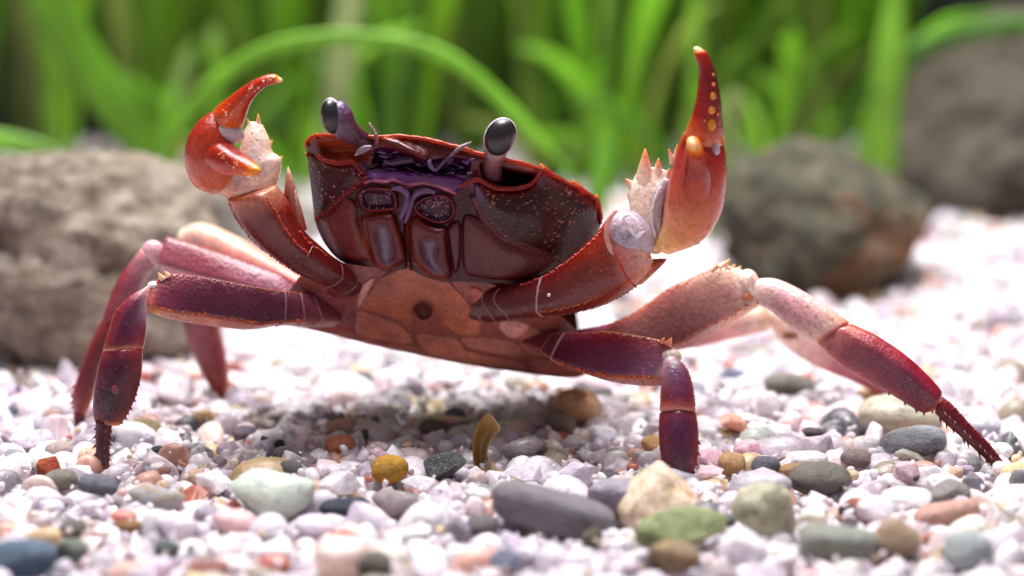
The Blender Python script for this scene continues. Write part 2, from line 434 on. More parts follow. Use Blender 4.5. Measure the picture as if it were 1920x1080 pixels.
NAMED = [
    (508, 922, 88, 50, 8, (216, 230, 214), 'worn', M_MINT, 'large mint-white pebble with fine green speckles'),
    (730, 881, 37, 28, 0, (196, 146, 40), 'round', M_PEB, 'mustard yellow rounded pebble beneath the crab'),
    (830, 873, 46, 25, 18, (72, 78, 80), 'chip', M_DSPK, 'black stone with silvery flecks beside the mustard yellow pebble'),
    (1038, 958, 124, 42, -17, (116, 110, 116), 'bar', M_PEB, 'long smooth purple-grey stone, largest of the dark stones'),
    (1152, 932, 58, 34, 6, (150, 140, 156), 'worn', M_GRAN, 'mauve-grey stone with white flecks between long stone and cream wedge'),
    (1240, 928, 88, 62, 6, (238, 214, 186), 'wedge', M_OCHR, 'cream and orange wedge-shaped stone hiding the crab\'s foot'),
    (1538, 900, 62, 33, 0, (98, 92, 84), 'round', M_PEB, 'smooth dark brown-grey oval pebble with a faint pale vein'),
    (1713, 830, 66, 33, 4, (132, 134, 144), 'round', M_GRAN, 'blue-grey granite pebble leaning on the big beige pebble'),
    (1690, 782, 84, 42, -4, (186, 178, 156), 'round', M_MINT, 'big beige mottled pebble under the outstretched leg'),
    (1372, 871, 27, 25, 0, (196, 154, 106), 'round', M_PEB, 'round toffee-coloured pebble beside the downward front leg'),
    (1436, 874, 28, 20, 0, (102, 102, 112), 'round', M_PEB, 'small slate oval pebble between toffee pebble and dark oval'),
    (1425, 914, 62, 30, 0, (190, 184, 194), 'round', M_QTZ, 'smooth lilac-grey pebble in front of the small slate oval'),
    (1272, 992, 98, 40, 8, (150, 158, 110), 'worn', M_MOSS, 'mossy green stone lying in front of the cream wedge'),
    (1436, 962, 68, 60, 0, (202, 198, 172), 'worn', M_MOSS, 'knobbly cream stone with olive patches'),
    (1572, 1016, 76, 32, -4, (136, 140, 130), 'bar', M_PEB, 'long olive-grey stone next to the knobbly cream stone'),
    (1680, 1006, 48, 42, 0, (176, 154, 130), 'worn', M_OCHR, 'brown and cream stone at the end of the olive-grey stone'),
    (1815, 1032, 48, 36, 0, (156, 166, 166), 'round', M_PEB, 'rounded sea-green grey pebble below the pinkish brown slab'),
    (1775, 964, 64, 24, 14, (200, 156, 140), 'bar', M_PEB, 'pinkish brown slab-like stone'),
    (1780, 922, 42, 22, 0, (134, 128, 124), 'worn', M_PEB, 'ash grey stone behind the pinkish brown slab'),
    (1374, 799, 29, 23, 0, (232, 164, 138), 'chip', M_QTZ, 'salmon pink angular chip behind the toffee pebble'),
    (1084, 763, 48, 33, -8, (232, 184, 142), 'round', M_PEB, 'peach oval pebble lying behind the crab\'s belly'),
    (1050, 791, 32, 22, -30, (136, 124, 114), 'round', M_PEB, 'grey-brown tilted pebble leaning on the peach oval'),
    (853, 781, 21, 17, 0, (88, 114, 124), 'round', M_PEB, 'small teal slate pebble in the crab\'s shadow'),
    (808, 797, 26, 14, 8, (112, 104, 92), 'worn', M_PEB, 'dull olive stone next to the teal slate pebble'),
    (668, 714, 34, 16, 12, (92, 94, 104), 'round', M_PEB, 'charcoal oval pebble on open gravel behind the crab'),
    (846, 726, 20, 8, -38, (126, 96, 92), 'worn', M_PEB, 'small brown sliver of stone behind the crab\'s belly'),
    (1008, 720, 24, 8, 0, (238, 184, 152), 'round', M_QTZ, 'thin flat peach stone under the crab\'s belly'),
    (1480, 724, 50, 24, -6, (120, 116, 106), 'round', M_PEB, 'dull grey oval pebble beneath the cream hind leg'),
    (1372, 702, 26, 15, 14, (118, 122, 148), 'worn', M_PEB, 'blue-grey stone behind the dull grey oval pebble'),
    (297, 847, 15, 12, -8, (42, 48, 62), 'round', M_PEB, 'tiny shiny navy pebble beside the crab\'s dark foot'),
    (498, 827, 9, 13, 25, (66, 60, 64), 'worn', M_PEB, 'small black upright chip next to a squat one'),
    (525, 834, 11, 11, 0, (58, 58, 58), 'worn', M_PEB, 'small black squat chip next to an upright one'),
    (95, 886, 27, 30, 10, (196, 88, 50), 'chip', M_ROUGH, 'crumbly rust-red stone behind a smooth olive pebble'),
    (113, 901, 34, 22, 6, (128, 122, 110), 'round', M_PEB, 'smooth olive-grey pebble touching the rust-red stone'),
    (184, 911, 40, 22, -8, (104, 104, 116), 'round', M_PEB, 'slate-purple oval pebble at the crab\'s dark foot'),
    (301, 886, 22, 9, 18, (154, 104, 88), 'worn', M_PEB, 'small reddish brown splinter of stone'),
    (290, 932, 60, 27, 0, (172, 172, 172), 'worn', M_OCHR, 'pale grey stone with ochre corner'),
    (440, 978, 46, 22, -4, (232, 192, 190), 'round', M_QTZ, 'blush pink smooth pebble below the mint-white one'),
    (646, 950, 50, 17, 4, (46, 52, 68), 'round', M_PEB, 'dark navy flat pebble beside the mint-white one'),
    (738, 942, 48, 28, 2, (150, 138, 138), 'worn', M_PEB, 'brownish grey stone next to the navy flat pebble'),
    (46, 1046, 68, 36, 0, (78, 100, 122), 'round', M_PEB, 'big blue-grey smooth stone'),
    (132, 1036, 36, 28, 0, (112, 120, 108), 'worn', M_PEB, 'grey-green stone beside the big blue-grey one'),
    (312, 1030, 26, 19, 0, (86, 98, 92), 'round', M_PEB, 'dark bottle-green pebble among pale violet gravel'),
    (236, 990, 34, 14, 6, (146, 106, 62), 'worn', M_PEB, 'caramel brown flat stone'),
    (232, 968, 26, 12, 0, (222, 140, 126), 'round', M_QTZ, 'coral pink pebble above the caramel brown flat stone'),
    (640, 1046, 56, 46, 0, (242, 218, 206), 'round', M_QTZ, 'large pale shell-pink pebble'),
    (702, 1062, 36, 30, 0, (98, 92, 80), 'round', M_PEB, 'dark olive-brown pebble beside the shell-pink one'),
    (766, 1030, 18, 21, 10, (78, 56, 62), 'worn', M_PEB, 'small dark maroon stone'),
    (950, 1052, 34, 26, 0, (132, 138, 160), 'worn', M_PEB, 'slate-blue stone beside the tan leaf flake'),
    (860, 992, 27, 26, 0, (146, 136, 148), 'worn', M_GRAN, 'mauve-grey speckled pebble below the long purple-grey stone'),
    (906, 984, 32, 20, -10, (112, 104, 104), 'round', M_PEB, 'dusky grey pebble tucked under the long purple-grey stone'),
    (1112, 1004, 22, 14, 34, (98, 92, 72), 'chip', M_PEB, 'dark olive pointed chip lying on the long purple-grey stone'),
    (1214, 890, 28, 17, 14, (206, 206, 168), 'chip', M_MOSS, 'yellow-green lichened chip behind the cream wedge'),
    (270, 802, 34, 18, 0, (172, 156, 116), 'worn', M_ROUGH, 'lumpy khaki stone behind the crab\'s dark foot'),
    (275, 828, 16, 17, 0, (162, 152, 168), 'round', M_QTZ, 'small lilac-grey pebble in front of the khaki stone'),
    (985, 842, 46, 27, 0, (146, 136, 140), 'worn', M_QTZ, 'smoky grey quartz lump beside the amber husk'),
    (1056, 822, 20, 13, -20, (192, 92, 70), 'worn', M_PEB, 'brick red chip under the grey-brown tilted pebble'),
    (1018, 822, 14, 19, 0, (176, 166, 184), 'round', M_QTZ, 'lilac drop-shaped pebble beside the brick red chip'),
    (1222, 832, 24, 17, 0, (206, 164, 108), 'worn', M_OCHR, 'amber stone half hidden by the downward front leg'),
    (1532, 815, 31, 13, -10, (84, 70, 72), 'worn', M_PEB, 'dark chocolate flat stone on pink gravel'),
    (1440, 757, 23, 25, 0, (246, 242, 238), 'round', M_QTZ, 'bright white egg-shaped pebble below the dull grey oval'),
    (1622, 836, 30, 19, 0, (248, 240, 238), 'round', M_QTZ, 'white pebble touching the blue-grey granite pebble'),
    (1704, 857, 31, 13, -20, (204, 198, 182), 'chip', M_MINT, 'slim speckled cream chip leaning on the granite pebble'),
    (1606, 860, 31, 17, 0, (146, 128, 124), 'round', M_PEB, 'brownish mauve pebble in front of the white one'),
    (1512, 860, 42, 15, 0, (246, 240, 236), 'round', M_QTZ, 'flat white pebble behind the dark brown-grey oval'),
    (1490, 881, 32, 13, 4, (172, 134, 88), 'round', M_PEB, 'honey brown pebble under the flat white pebble'),
    (1588, 957, 18, 10, 0, (38, 34, 40), 'round', M_PEB, 'tiny jet black pebble'),
    (1700, 890, 27, 26, 0, (196, 168, 174), 'chip', M_QTZ, 'faceted smoky pink quartz chip'),
    (1662, 924, 5, 24, -32, (116, 38, 44), 'worn', M_PEB, 'dark red twig-like sliver sticking out of the gravel'),
    (1462, 866, 32, 5, 24, (140, 44, 46), 'worn', M_PEB, 'thin red splinter lying on gravel behind the flat white pebble'),
    (70, 863, 30, 16, 6, (248, 244, 232), 'round', M_QTZ, 'ivory white pebble behind the rust-red stone'),
    (112, 842, 27, 15, 0, (178, 162, 156), 'round', M_PEB, 'dusty taupe pebble behind the ivory white one'),
    (330, 732, 44, 30, 0, (238, 232, 238), 'chip', M_QTZ, 'glassy white quartz block in front of the tan boulder'),
    (270, 706, 15, 10, 0, (184, 92, 76), 'worn', M_PEB, 'small brick-coloured pebble against the tan boulder'),
    (18, 770, 17, 10, 0, (90, 92, 112), 'round', M_PEB, 'small dark blue pebble below the tan boulder'),
    (1840, 797, 42, 16, -8, (192, 190, 198), 'round', M_QTZ, 'pale grey flat pebble beyond the outstretched foot'),
    (1912, 906, 22, 26, 0, (124, 122, 126), 'round', M_PEB, 'iron grey pebble beside the outstretched foot'),
    (390, 1066, 42, 18, 0, (158, 104, 92), 'round', M_PEB, 'russet pebble below the blush pink ones'),
    (495, 1064, 24, 14, 0, (182, 84, 80), 'worn', M_PEB, 'crimson-brown stone next to the russet pebble'),
    (1262, 1046, 54, 32, 0, (140, 118, 88), 'worn', M_OCHR, 'dark tan stone under the mossy green one'),
    (1760, 905, 36, 20, 0, (236, 226, 228), 'chip', M_QTZ, 'glassy clear quartz chip behind the ash grey stone'),
    (985, 884, 44, 22, 10, (236, 230, 238), 'chip', M_QTZ, 'milky white angular quartz on the end of the long purple-grey stone'),
    (1080, 886, 36, 18, 0, (214, 206, 222), 'chip', M_QTZ, 'pale lilac glassy quartz chip above the long purple-grey stone'),
    (400, 905, 38, 20, 0, (240, 236, 240), 'chip', M_QTZ, 'clear white quartz chip touching the mint-white pebble'),
    (640, 905, 44, 26, -8, (236, 230, 238), 'chip', M_QTZ, 'glassy white quartz lump beside the mustard yellow pebble'),
    (790, 906, 40, 17, 0, (240, 234, 240), 'chip', M_QTZ, 'white quartz chip in front of the mustard yellow pebble'),
    (1395, 1024, 50, 40, 10, (242, 236, 242), 'worn', M_QTZ, 'big milky white stone between mossy and olive-grey stones'),
    (1640, 955, 40, 26, 0, (238, 228, 234), 'worn', M_QTZ, 'milky white lump beside the jet black pebble'),
    (1700, 935, 50, 22, 0, (244, 236, 238), 'round', M_QTZ, 'smooth white pebble between jet black and ash grey stones'),
    (590, 985, 40, 20, 0, (226, 216, 232), 'round', M_QTZ, 'pale violet smooth pebble below the navy flat one'),
    (330, 985, 44, 26, 0, (232, 222, 234), 'worn', M_QTZ, 'pale violet lump below the ochre-cornered grey stone'),
]
FOOT = []
for q in NAMED:
    Y_, k_ = locate(q[0], q[1], q[3]); FOOT.append(((q[0] - 960) * k_, Y_, q[2] * k_ * .85, min(q[2], q[3] * 1.8) * k_ * .85, q[3] * k_))
FOOT = np.array(FOOT)
NCH = 9
PR2 = [hull_chip(s) for s in range(NCH)] + [stone_shape(2, k, s) for s, k in enumerate(['worn'] * 8 + ['round'] * 4)]
PR1 = [hull_chip(60 + s) for s in range(7)] + [stone_shape(1, k, s) for s, k in enumerate(['worn'] * 4 + ['round'] * 3)]
hw_near = lambda y: (y + 40) * .18 + 1.6
hw_far = lambda y: (y + 40) * .18 + 4.0
o = gravel('gravel', hw_near, -9.5, 5.5, .35, 2, .15, .54, -.02, .12, PR2)
tag(o, 'bed of pale pink and white quartz gravel under the crab', 'gravel', kind='stuff')
o = gravel('gravel', hw_near, -9.5, 5.5, .22, 1, .10, .24, -.16, -.02, PR1)
tag(o, 'fine pale grit filling the gaps between the gravel stones', 'gravel', kind='stuff')
o = gravel('gravel', hw_far, 5.4, 27, .34, 1, .14, .42, -.06, .12, PR1)
tag(o, 'pale gravel stretching back to the rocks and water plants', 'gravel', kind='stuff')

o = gravel('grit', hw_near, -9.0, 5.5, .3, 1, .035, .10, .06, .2, PR1)
tag(o, 'scattered crumbs of grit lying on the gravel stones', 'grit', kind='stuff')

# ------------------------------------------------------------------ boulders
def boulder_material(name, c0, c1, c2, rust=None):
    m, nt, b, _ = nodes_of(name); L = nt.links
    c = ramp(nt, tex(nt, 'noise', 45, detail=8, rough=.68), [(.3, c2), (.5, c0), (.72, c1)])
    c = mixc(nt, 'MIX', ramp(nt, tex(nt, 'noise', 190, detail=6, rough=.7), [(.45, 0.0), (.7, .8)]), c, tuple(np.clip(np.array(c1) * 1.15, 0, 1)))
    if rust is not None:
        c = mixc(nt, 'MIX', ramp(nt, tex(nt, 'noise', 38, detail=5, rough=.6), [(.52, 0.0), (.64, .75)]), c, rust)
    L.new(c, b.inputs['Base Color']); b.inputs['Roughness'].default_value = .75
    L.new(bump(nt, tex(nt, 'noise', 160, detail=9, rough=.7), .006, .9), b.inputs['Normal'])
    return m
def boulder(name, px, py, Y, rx, ry, ryd, mat, label, seed, rot=0.0, rough=.22, crack=.02):
    v, f = sphere(5); v = v.copy(); c = P(px, py, Y); k = (Y + 40.5) / FPX
    r = np.random.default_rng(seed)
    n = r.normal(size=(9, 3)); n /= np.linalg.norm(n, axis=1)[:, None]; d = r.uniform(.78, .97, 9)
    rad = (np.sum(np.maximum(v @ n.T / d, 0) ** 14, 1) + 1) ** (-1 / 14)
    h = np.array([noise.fractal(Vector(p) * 1.7 + Vector((seed, 0, 0)), .8, 2.1, 6) for p in v])
    cr = np.array([noise.voronoi(Vector(p) * 1.3 + Vector((0, seed, 0)) + .35 * noise.noise_vector(Vector(p) * 2.5))[0] for p in v]); edge = np.array([q[1] - q[0] for q in cr])
    strat = np.array([noise.noise(Vector((p[0] * 1.2, p[1] * 1.2, p[2] * 4.5 + p[0])) + Vector((seed, 1, 2))) for p in v])
    rad *= 1 + rough * h * .6 - crack * np.exp(-(edge / .04) ** 2) + .05 * strat
    v = v * rad[:, None] * np.array([rx * k, ryd, ry * k])
    a = math.radians(rot); R = np.array([[math.cos(a), 0, -math.sin(a)], [0, 1, 0], [math.sin(a), 0, math.cos(a)]])
    v = v @ R.T
    mb = MB(); mb.add(v + c, f, lin(128, 128, 128))
    o = mb.build(name, mat, origin=c * np.array([1, 1, 0]))
    return tag(o, label, 'rock')
MB1 = boulder_material('tan_rock', lin(154, 140, 120), lin(200, 188, 172), lin(80, 64, 44))
MB2 = boulder_material('green_grey_rock', lin(88, 88, 68), lin(122, 114, 92), lin(46, 46, 30), tuple(lin(150, 92, 50)))
MB3 = boulder_material('dark_rock', lin(86, 78, 64), lin(112, 102, 88), lin(46, 46, 30))
MB4 = boulder_material('pale_grey_rock', lin(150, 146, 136), lin(176, 170, 160), lin(96, 94, 80))
boulder('boulder', 128, 512, 5.9, 338, 252, 2.5, MB1, 'large tan cracked boulder behind the crab\'s bent legs', 3, rot=-6)
boulder('boulder', 1530, 425, 11.2, 215, 168, 2.3, MB2, 'rounded green-grey boulder with rusty edge standing on gravel', 11)
boulder('boulder', 1990, 255, 19.5, 345, 255, 4.0, MB3, 'big dark brown boulder behind the rounded green-grey one', 5, rot=14)
boulder('boulder', 470, 420, 15.0, 130, 105, 2.0, MB4, 'small pale grey rock between tan boulder and water plants', 8)

# ------------------------------------------------------------------ tank back wall
wm, nt, b, _ = nodes_of('tank_back')
nt.links.new(ramp(nt, tex(nt, 'noise', 14, detail=5), [(.35, lin(8, 12, 6)), (.6, lin(22, 30, 14)), (.75, lin(48, 58, 30))]), b.inputs['Base Color'])
b.inputs['Roughness'].default_value = .8
w = MB(); w.add([(x, y, z) for x in (-70, 70) for y in (27.5, 28.5) for z in (-1, 48)], [(0, 1, 3, 2), (4, 6, 7, 5), (0, 4, 5, 1), (2, 3, 7, 6), (0, 2, 6, 4), (1, 5, 7, 3)], lin(30, 40, 20))
tag(w.build('tank_back_wall', wm, smooth=False), None, None, kind='structure')

# ------------------------------------------------------------------ water plants
def leaf_material(name):
    m, nt, b, out = nodes_of(name); L = nt.links
    c = attr(nt, 'Col').outputs['Color']
    c = mixc(nt, 'MULTIPLY', 1.0, c, ramp(nt, tex(nt, 'noise', 60, detail=4), [(.3, .7), (.7, 1.25)]))
    L.new(c, b.inputs['Base Color']); b.inputs['Roughness'].default_value = .4
    t = nt.nodes.new('ShaderNodeBsdfTranslucent'); L.new(c, t.inputs['Color'])
    mx = nt.nodes.new('ShaderNodeMixShader'); mx.inputs[0].default_value = .5
    L.new(b.outputs[0], mx.inputs[1]); L.new(t.outputs[0], mx.inputs[2]); L.new(mx.outputs[0], out.inputs['Surface'])
    return m
M_LEAF = leaf_material('strap_leaf')
def leaf(pts, w, c, parent, twist=0.0, face=(0, -1, 0)):
    """a strap leaf: pts (k,3) cm along the midrib, w = half width (cm)"""
    pts = np.asarray(pts, float); Q = catmull(pts, np.linspace(0, len(pts) - 1, 22)); T = np.gradient(Q, axis=0); V = []; C = []
    for i, q in enumerate(Q):
        t = i / 21; d = T[i] / np.linalg.norm(T[i]); a = twist * t
        side = np.cross(d, np.array(face, float)); side /= np.linalg.norm(side) + 1e-9; nrm = np.cross(side, d)
        s2 = side * math.cos(a) + nrm * math.sin(a); n2 = np.cross(s2, d)
        ww = w * (.55 + .45 * sm(t, 0, .25)) * max(.05, 1 - sm(t, .72, 1.0)) ; th = .018
        for u, h in ((-1, 0), (-.5, 1), (0, .55), (.5, 1), (1, 0), (.5, -1), (0, -.4), (-.5, -1)):
            V.append(q + s2 * ww * u + n2 * (th * h - .12 * ww * (1 - abs(u)))); C.append(c * (.8 + .35 * t))
    F = grid_faces(22, 8, True); F.append(tuple(range(7, -1, -1))); F.append(tuple(21 * 8 + j for j in range(8)))
    mb = MB(); mb.add(V, F, np.array(C)); return mb.build('leaf', M_LEAF, parent)
GREENS = [lin(126, 176, 34), lin(136, 192, 48), lin(88, 140, 26), lin(150, 194, 76), lin(140, 160, 70), lin(120, 182, 36)]
def plant(px, Y, n, label, hmin=7, hmax=14, spread=2.4, wmin=.10, wmax=.30, group=None, lean=0.0):
    x = (px - 960) / FPX * (Y + 40.5)
    e = bpy.data.objects.new('water_plant', None); col.objects.link(e); e.location = (x * S, Y * S, 0); e.empty_display_size = .01
    tag(e, label, 'water plant', group)
    for k in range(n):
        a = random.uniform(0, 2 * math.pi); h = random.uniform(hmin, hmax); sp = random.uniform(.1, 1.3) ** 1.5 * spread
        dx, dy = math.cos(a) * sp + lean, math.sin(a) * sp * .6
        b0 = np.array([math.cos(a) * .25, math.sin(a) * .25, -.2])
        pts = [b0, b0 + [dx * .12, dy * .12, h * .3], b0 + [dx * .45, dy * .45, h * .62], b0 + [dx * 1.1, dy * 1.1, h * .9], b0 + [dx * 1.9, dy * 1.8, h]]
        leaf(pts, random.uniform(wmin, wmax), random.choice(GREENS) * random.uniform(.55, 1.6), e, random.uniform(-.5, .5), (random.uniform(-.5, .5), -1, 0))
    return e
SG = 'short tufts at the foot of the thicket'
for px, Y in [(300, 19.5), (420, 20), (560, 20.5), (1180, 20), (1290, 19.5), (1450, 20), (1590, 20.5), (700, 21), (1060, 20.5)]:
    plant(px, Y, 6, 'short tuft of grassy leaves at the foot of the plant thicket', hmin=1.5, hmax=4.5, spread=1.6, wmin=.08, wmax=.2, group=SG)
PG = 'strap-leaved water plants in the thicket'
for i, (px, Y) in enumerate([(-60, 22), (110, 21), (270, 23), (390, 24), (520, 22.5), (640, 24), (760, 22), (880, 24), (1010, 23), (1130, 21.5), (1230, 23), (1330, 21.5), (1430, 23), (1540, 22), (1640, 23.5)]):
    plant(px, Y, 13, 'tall strap-leaved green water plant in the thicket behind the crab', group=PG)
for px, Y in [(-150, 25), (60, 25.5), (230, 26), (430, 25), (600, 26), (800, 25), (980, 26), (1180, 25), (1380, 26), (1560, 25)]:
    plant(px, Y, 9, 'tall strap-leaved green water plant in the thicket behind the crab', hmin=9, hmax=16, group=PG)

def one_leaf(label, pix, Y, w, c, cat='leaf', root=None):
    """a single long leaf following pixels; pix rows may carry their own depth"""
    pts = [P(q[0], q[1], q[2] if len(q) > 2 else Y) for q in pix]
    e = bpy.data.objects.new('arching_leaf', None); col.objects.link(e); base = np.array([pts[0][0], pts[0][1], 0]); e.location = (base * S).tolist(); e.empty_display_size = .01
    tag(e, label, cat)
    leaf([p - base for p in pts], w, c, e)
one_leaf('long green leaf arching over the crab from beside the tan boulder', [(262, 420, 13), (300, 290), (370, 190), (470, 105), (590, 72), (720, 75), (830, 102), (910, 160), (990, 240), (1060, 310), (1110, 380)], 12, .14, lin(150, 210, 70))
one_leaf('broad bright green leaf rising beside the big dark boulder', [(1650, 390, 17), (1655, 300), (1662, 200), (1672, 80), (1690, -120)], 17, .33, lin(150, 205, 70))
one_leaf('narrow leaf drooping over the big dark boulder', [(1560, 300, 19), (1640, 150), (1740, 85), (1850, 55), (1960, 48), (2060, 70)], 18.5, .2, lin(92, 150, 40))
one_leaf('pale yellowish leaf standing among the green plants', [(620, 330, 17), (628, 220), (640, 110), (660, -20), (670, -120)], 17, .3, lin(178, 196, 132))
one_leaf('short bright leaf tip beside the crab\'s toothed shell edge', [(1120, 420, 13), (1124, 350), (1135, 290), (1150, 235)], 13, .2, lin(140, 205, 70))
one_leaf('wide yellow-green leaf slanting down towards the tan boulder', [(320, 330, 16), (230, 220), (150, 100), (80, -20), (30, -110)], 16, .42, lin(120, 176, 46))
one_leaf('short pale leaf lying on top of the tan boulder', [(140, 310, 12), (60, 278), (-20, 262), (-90, 262)], 12, .2, lin(150, 205, 80))
one_leaf('curled pale leaf tip beside the raised upright claw', [(1330, 480, 14), (1345, 380), (1362, 270), (1378, 185), (1382, 160)], 14, .2, lin(168, 190, 120))

# ------------------------------------------------------------------ the crab
crab = bpy.data.objects.new('crab', None); col.objects.link(crab); crab.empty_display_size = .02
tag(crab, 'red and purple crab standing on gravel with both claws raised', 'crab')
RED, DRED, ORG = lin(176, 62, 42), lin(112, 36, 34), lin(226, 112, 34)
CREAM, PINK, PURP, DPUR = lin(238, 208, 186), lin(206, 150, 148), lin(124, 62, 92), lin(74, 30, 56)
MAR, BRN, TIP, PALE = lin(128, 48, 50), lin(150, 92, 76), lin(246, 190, 110), lin(226, 206, 208)

def sdf(poly, px, py):
    """signed distance in pixels, positive inside"""
    poly = np.array(poly, float); d = np.full(px.shape, 1e9); ins = np.zeros(px.shape, bool)
    for i in range(len(poly)):
        a, b2 = poly[i], poly[(i + 1) % len(poly)]; e = b2 - a
        wx, wy = px - a[0], py - a[1]; t = np.clip((wx * e[0] + wy * e[1]) / (e @ e + 1e-9), 0, 1)
        d = np.minimum(d, np.hypot(wx - e[0] * t, wy - e[1] * t))
        cnd = ((a[1] > py) != (b2[1] > py)) & (px < e[0] * (py - a[1]) / (e[1] if e[1] else 1e-9) + a[0]); ins ^= cnd
    return np.where(ins, d, -d)
def pdist(line, px, py):
    line = np.array(line, float); d = np.full(px.shape, 1e9)
    for a, b2 in zip(line[:-1], line[1:]):
        e = b2 - a; wx, wy = px - a[0], py - a[1]; t = np.clip((wx * e[0] + wy * e[1]) / (e @ e + 1e-9), 0, 1)
        d = np.minimum(d, np.hypot(wx - e[0] * t, wy - e[1] * t))
    return d
def smooth_poly(poly, n=4):
    poly = np.array(poly, float); k = len(poly); K = np.concatenate([poly[-2:], poly, poly[:3]])
    return catmull(K, 2 + np.arange(k * n) / n)
def dome(d, w): return np.sqrt(np.maximum(1 - (1 - np.clip(d / w, 0, 1)) ** 2, 0))

# face landmarks (photo pixels)
TOP = [(574, 274), (577, 262), (592, 253), (640, 252), (706, 256), (747, 254), (790, 258), (830, 267), (865, 276), (900, 287), (950, 297), (1008, 314), (1045, 331), (1077, 347), (1100, 359), (1119, 375), (1126, 400), (1127, 418)]
BOT = [(590, 412), (596, 430), (612, 462), (640, 490), (690, 506), (730, 508), (765, 505), (800, 520), (830, 528), (870, 528), (920, 530), (980, 530), (1020, 522), (1060, 505), (1090, 485), (1110, 465), (1118, 450), (1122, 438)]
ORB_L = smooth_poly([(594, 264), (625, 259), (665, 262), (696, 270), (700, 298), (678, 310), (658, 301), (636, 303), (612, 298), (598, 288)])
ORB_R = smooth_poly([(900, 305), (930, 306), (952, 314), (980, 321), (1004, 327), (998, 342), (975, 349), (945, 350), (922, 345), (903, 334)])
PIT = smooth_poly([(706, 276), (738, 278), (770, 294), (800, 300), (850, 292), (884, 302), (880, 326), (858, 330), (800, 326), (740, 318), (704, 314), (694, 296)])
MX_L = smooth_poly([(678, 409), (702, 402), (729, 399), (739, 403), (747, 424), (758, 462), (762, 484), (750, 496), (724, 504), (707, 500), (693, 482), (682, 444)])
MX_R = smooth_poly([(773, 409), (784, 406), (800, 417), (818, 424), (836, 426), (838, 453), (842, 484), (848, 512), (840, 521), (824, 521), (804, 514), (782, 497), (770, 474), (764, 444), (765, 422)])
EXO = smooth_poly([(840, 426), (861, 416), (864, 460), (863, 486), (858, 507), (851, 510), (845, 484), (841, 453)])
ME_L = smooth_poly([(671, 366), (680, 354), (698, 350), (716, 352), (733, 354), (744, 366), (744, 391), (726, 396), (707, 397), (690, 398), (678, 388)])
ME_R = smooth_poly([(774, 388), (782, 376), (800, 367), (820, 364), (840, 368), (852, 382), (853, 402), (842, 416), (820, 420), (800, 413), (782, 402)])
GR_L = smooth_poly([(704, 424), (729, 427), (739, 476), (729, 500), (713, 491), (709, 462)])
GR_R = smooth_poly([(789, 449), (820, 451), (820, 484), (833, 514), (816, 515), (800, 498), (791, 476)])
CH_L = smooth_poly([(579, 290), (596, 296), (636, 310), (662, 308), (682, 330), (672, 344), (648, 364), (619, 394), (596, 408), (585, 380), (578, 330)])
LO_L = smooth_poly([(598, 416), (622, 398), (648, 370), (668, 382), (672, 413), (692, 476), (688, 488), (650, 486), (624, 466)])
CH_R = smooth_poly([(888, 345), (905, 342), (926, 355), (957, 359), (992, 352), (1014, 322), (1045, 338), (1077, 354), (1116, 380), (1122, 410), (1118, 445), (1054, 486), (989, 465), (945, 447), (907, 412), (892, 376)])
LO_R = smooth_poly([(868, 412), (886, 404), (904, 414), (943, 452), (988, 470), (1048, 492), (1010, 516), (950, 524), (890, 518), (869, 500)])
EPI = smooth_poly([(690, 322), (704, 316), (780, 322), (858, 332), (876, 345), (855, 358), (822, 348), (795, 342), (764, 346), (737, 335), (723, 339), (700, 336)])
EPILINE = [(684, 343), (696, 338), (723, 341), (737, 337), (764, 348), (795, 344), (822, 350), (853, 362)]
RIDGE_L = [(684, 330), (675, 343), (648, 365), (619, 396), (595, 411)]
RIDGE_R = [(888, 372), (896, 392), (907, 414), (945, 449), (989, 467), (1052, 489)]
FRONTR = [(722, 262), (745, 268), (770, 282), (795, 297)]

LOL_ = [(595, 294), (612, 304), (636, 309), (660, 306), (682, 328)]; LOR_ = [(885, 344), (926, 358), (957, 360), (992, 352), (1014, 322), (1077, 352), (1118, 380)]
def faceE(px, py):
    E = np.zeros(px.shape)
    for poly, dep, w in ((ORB_L, .24, 22), (ORB_R, .55, 14), (PIT, .22, 14)): E -= dep * sm(sdf(poly, px, py), 0, w)
    for poly, h, w in ((MX_L, .15, 14), (MX_R, .16, 16), (EXO, .09, 9), (CH_L, .10, 26), (LO_L, .08, 18), (CH_R, .16, 60), (LO_R, .08, 20), (EPI, .06, 8)):
        E += h * dome(sdf(poly, px, py), w)
    for poly in (ME_L, ME_R):
        d = sdf(poly, px, py); E += .12 * dome(d, 4.5) - .13 * sm(d, 2, 14)
    for poly in (GR_L, GR_R): E -= .12 * sm(sdf(poly, px, py), -8, 12)
    E += .07 * np.exp(-(pdist(RIDGE_L, px, py) / 6) ** 2) + .05 * np.exp(-(pdist(RIDGE_R, px, py) / 5) ** 2)
    E += .06 * np.exp(-(pdist(EPILINE, px, py) / 4) ** 2) + .10 * np.exp(-(pdist(FRONTR, px, py) / 9) ** 2)
    E -= .08 * np.exp(-(pdist([(765, 400), (763, 440), (766, 500)], px, py) / 5) ** 2)
    return E
def faceY(px, py, E=True):
    px = np.asarray(px, float); py = np.asarray(py, float)
    s = (px - 845) / 290; v = (py - (268 + .13 * (px - 640))) / 240
    Y = -1.12 + .85 * np.abs(s) ** 2.3 + .22 * np.maximum(v - .55, 0) ** 1.5 - .10 * np.exp(-(v / .09) ** 2)
    return Y - (faceE(px, py) if E else 0)
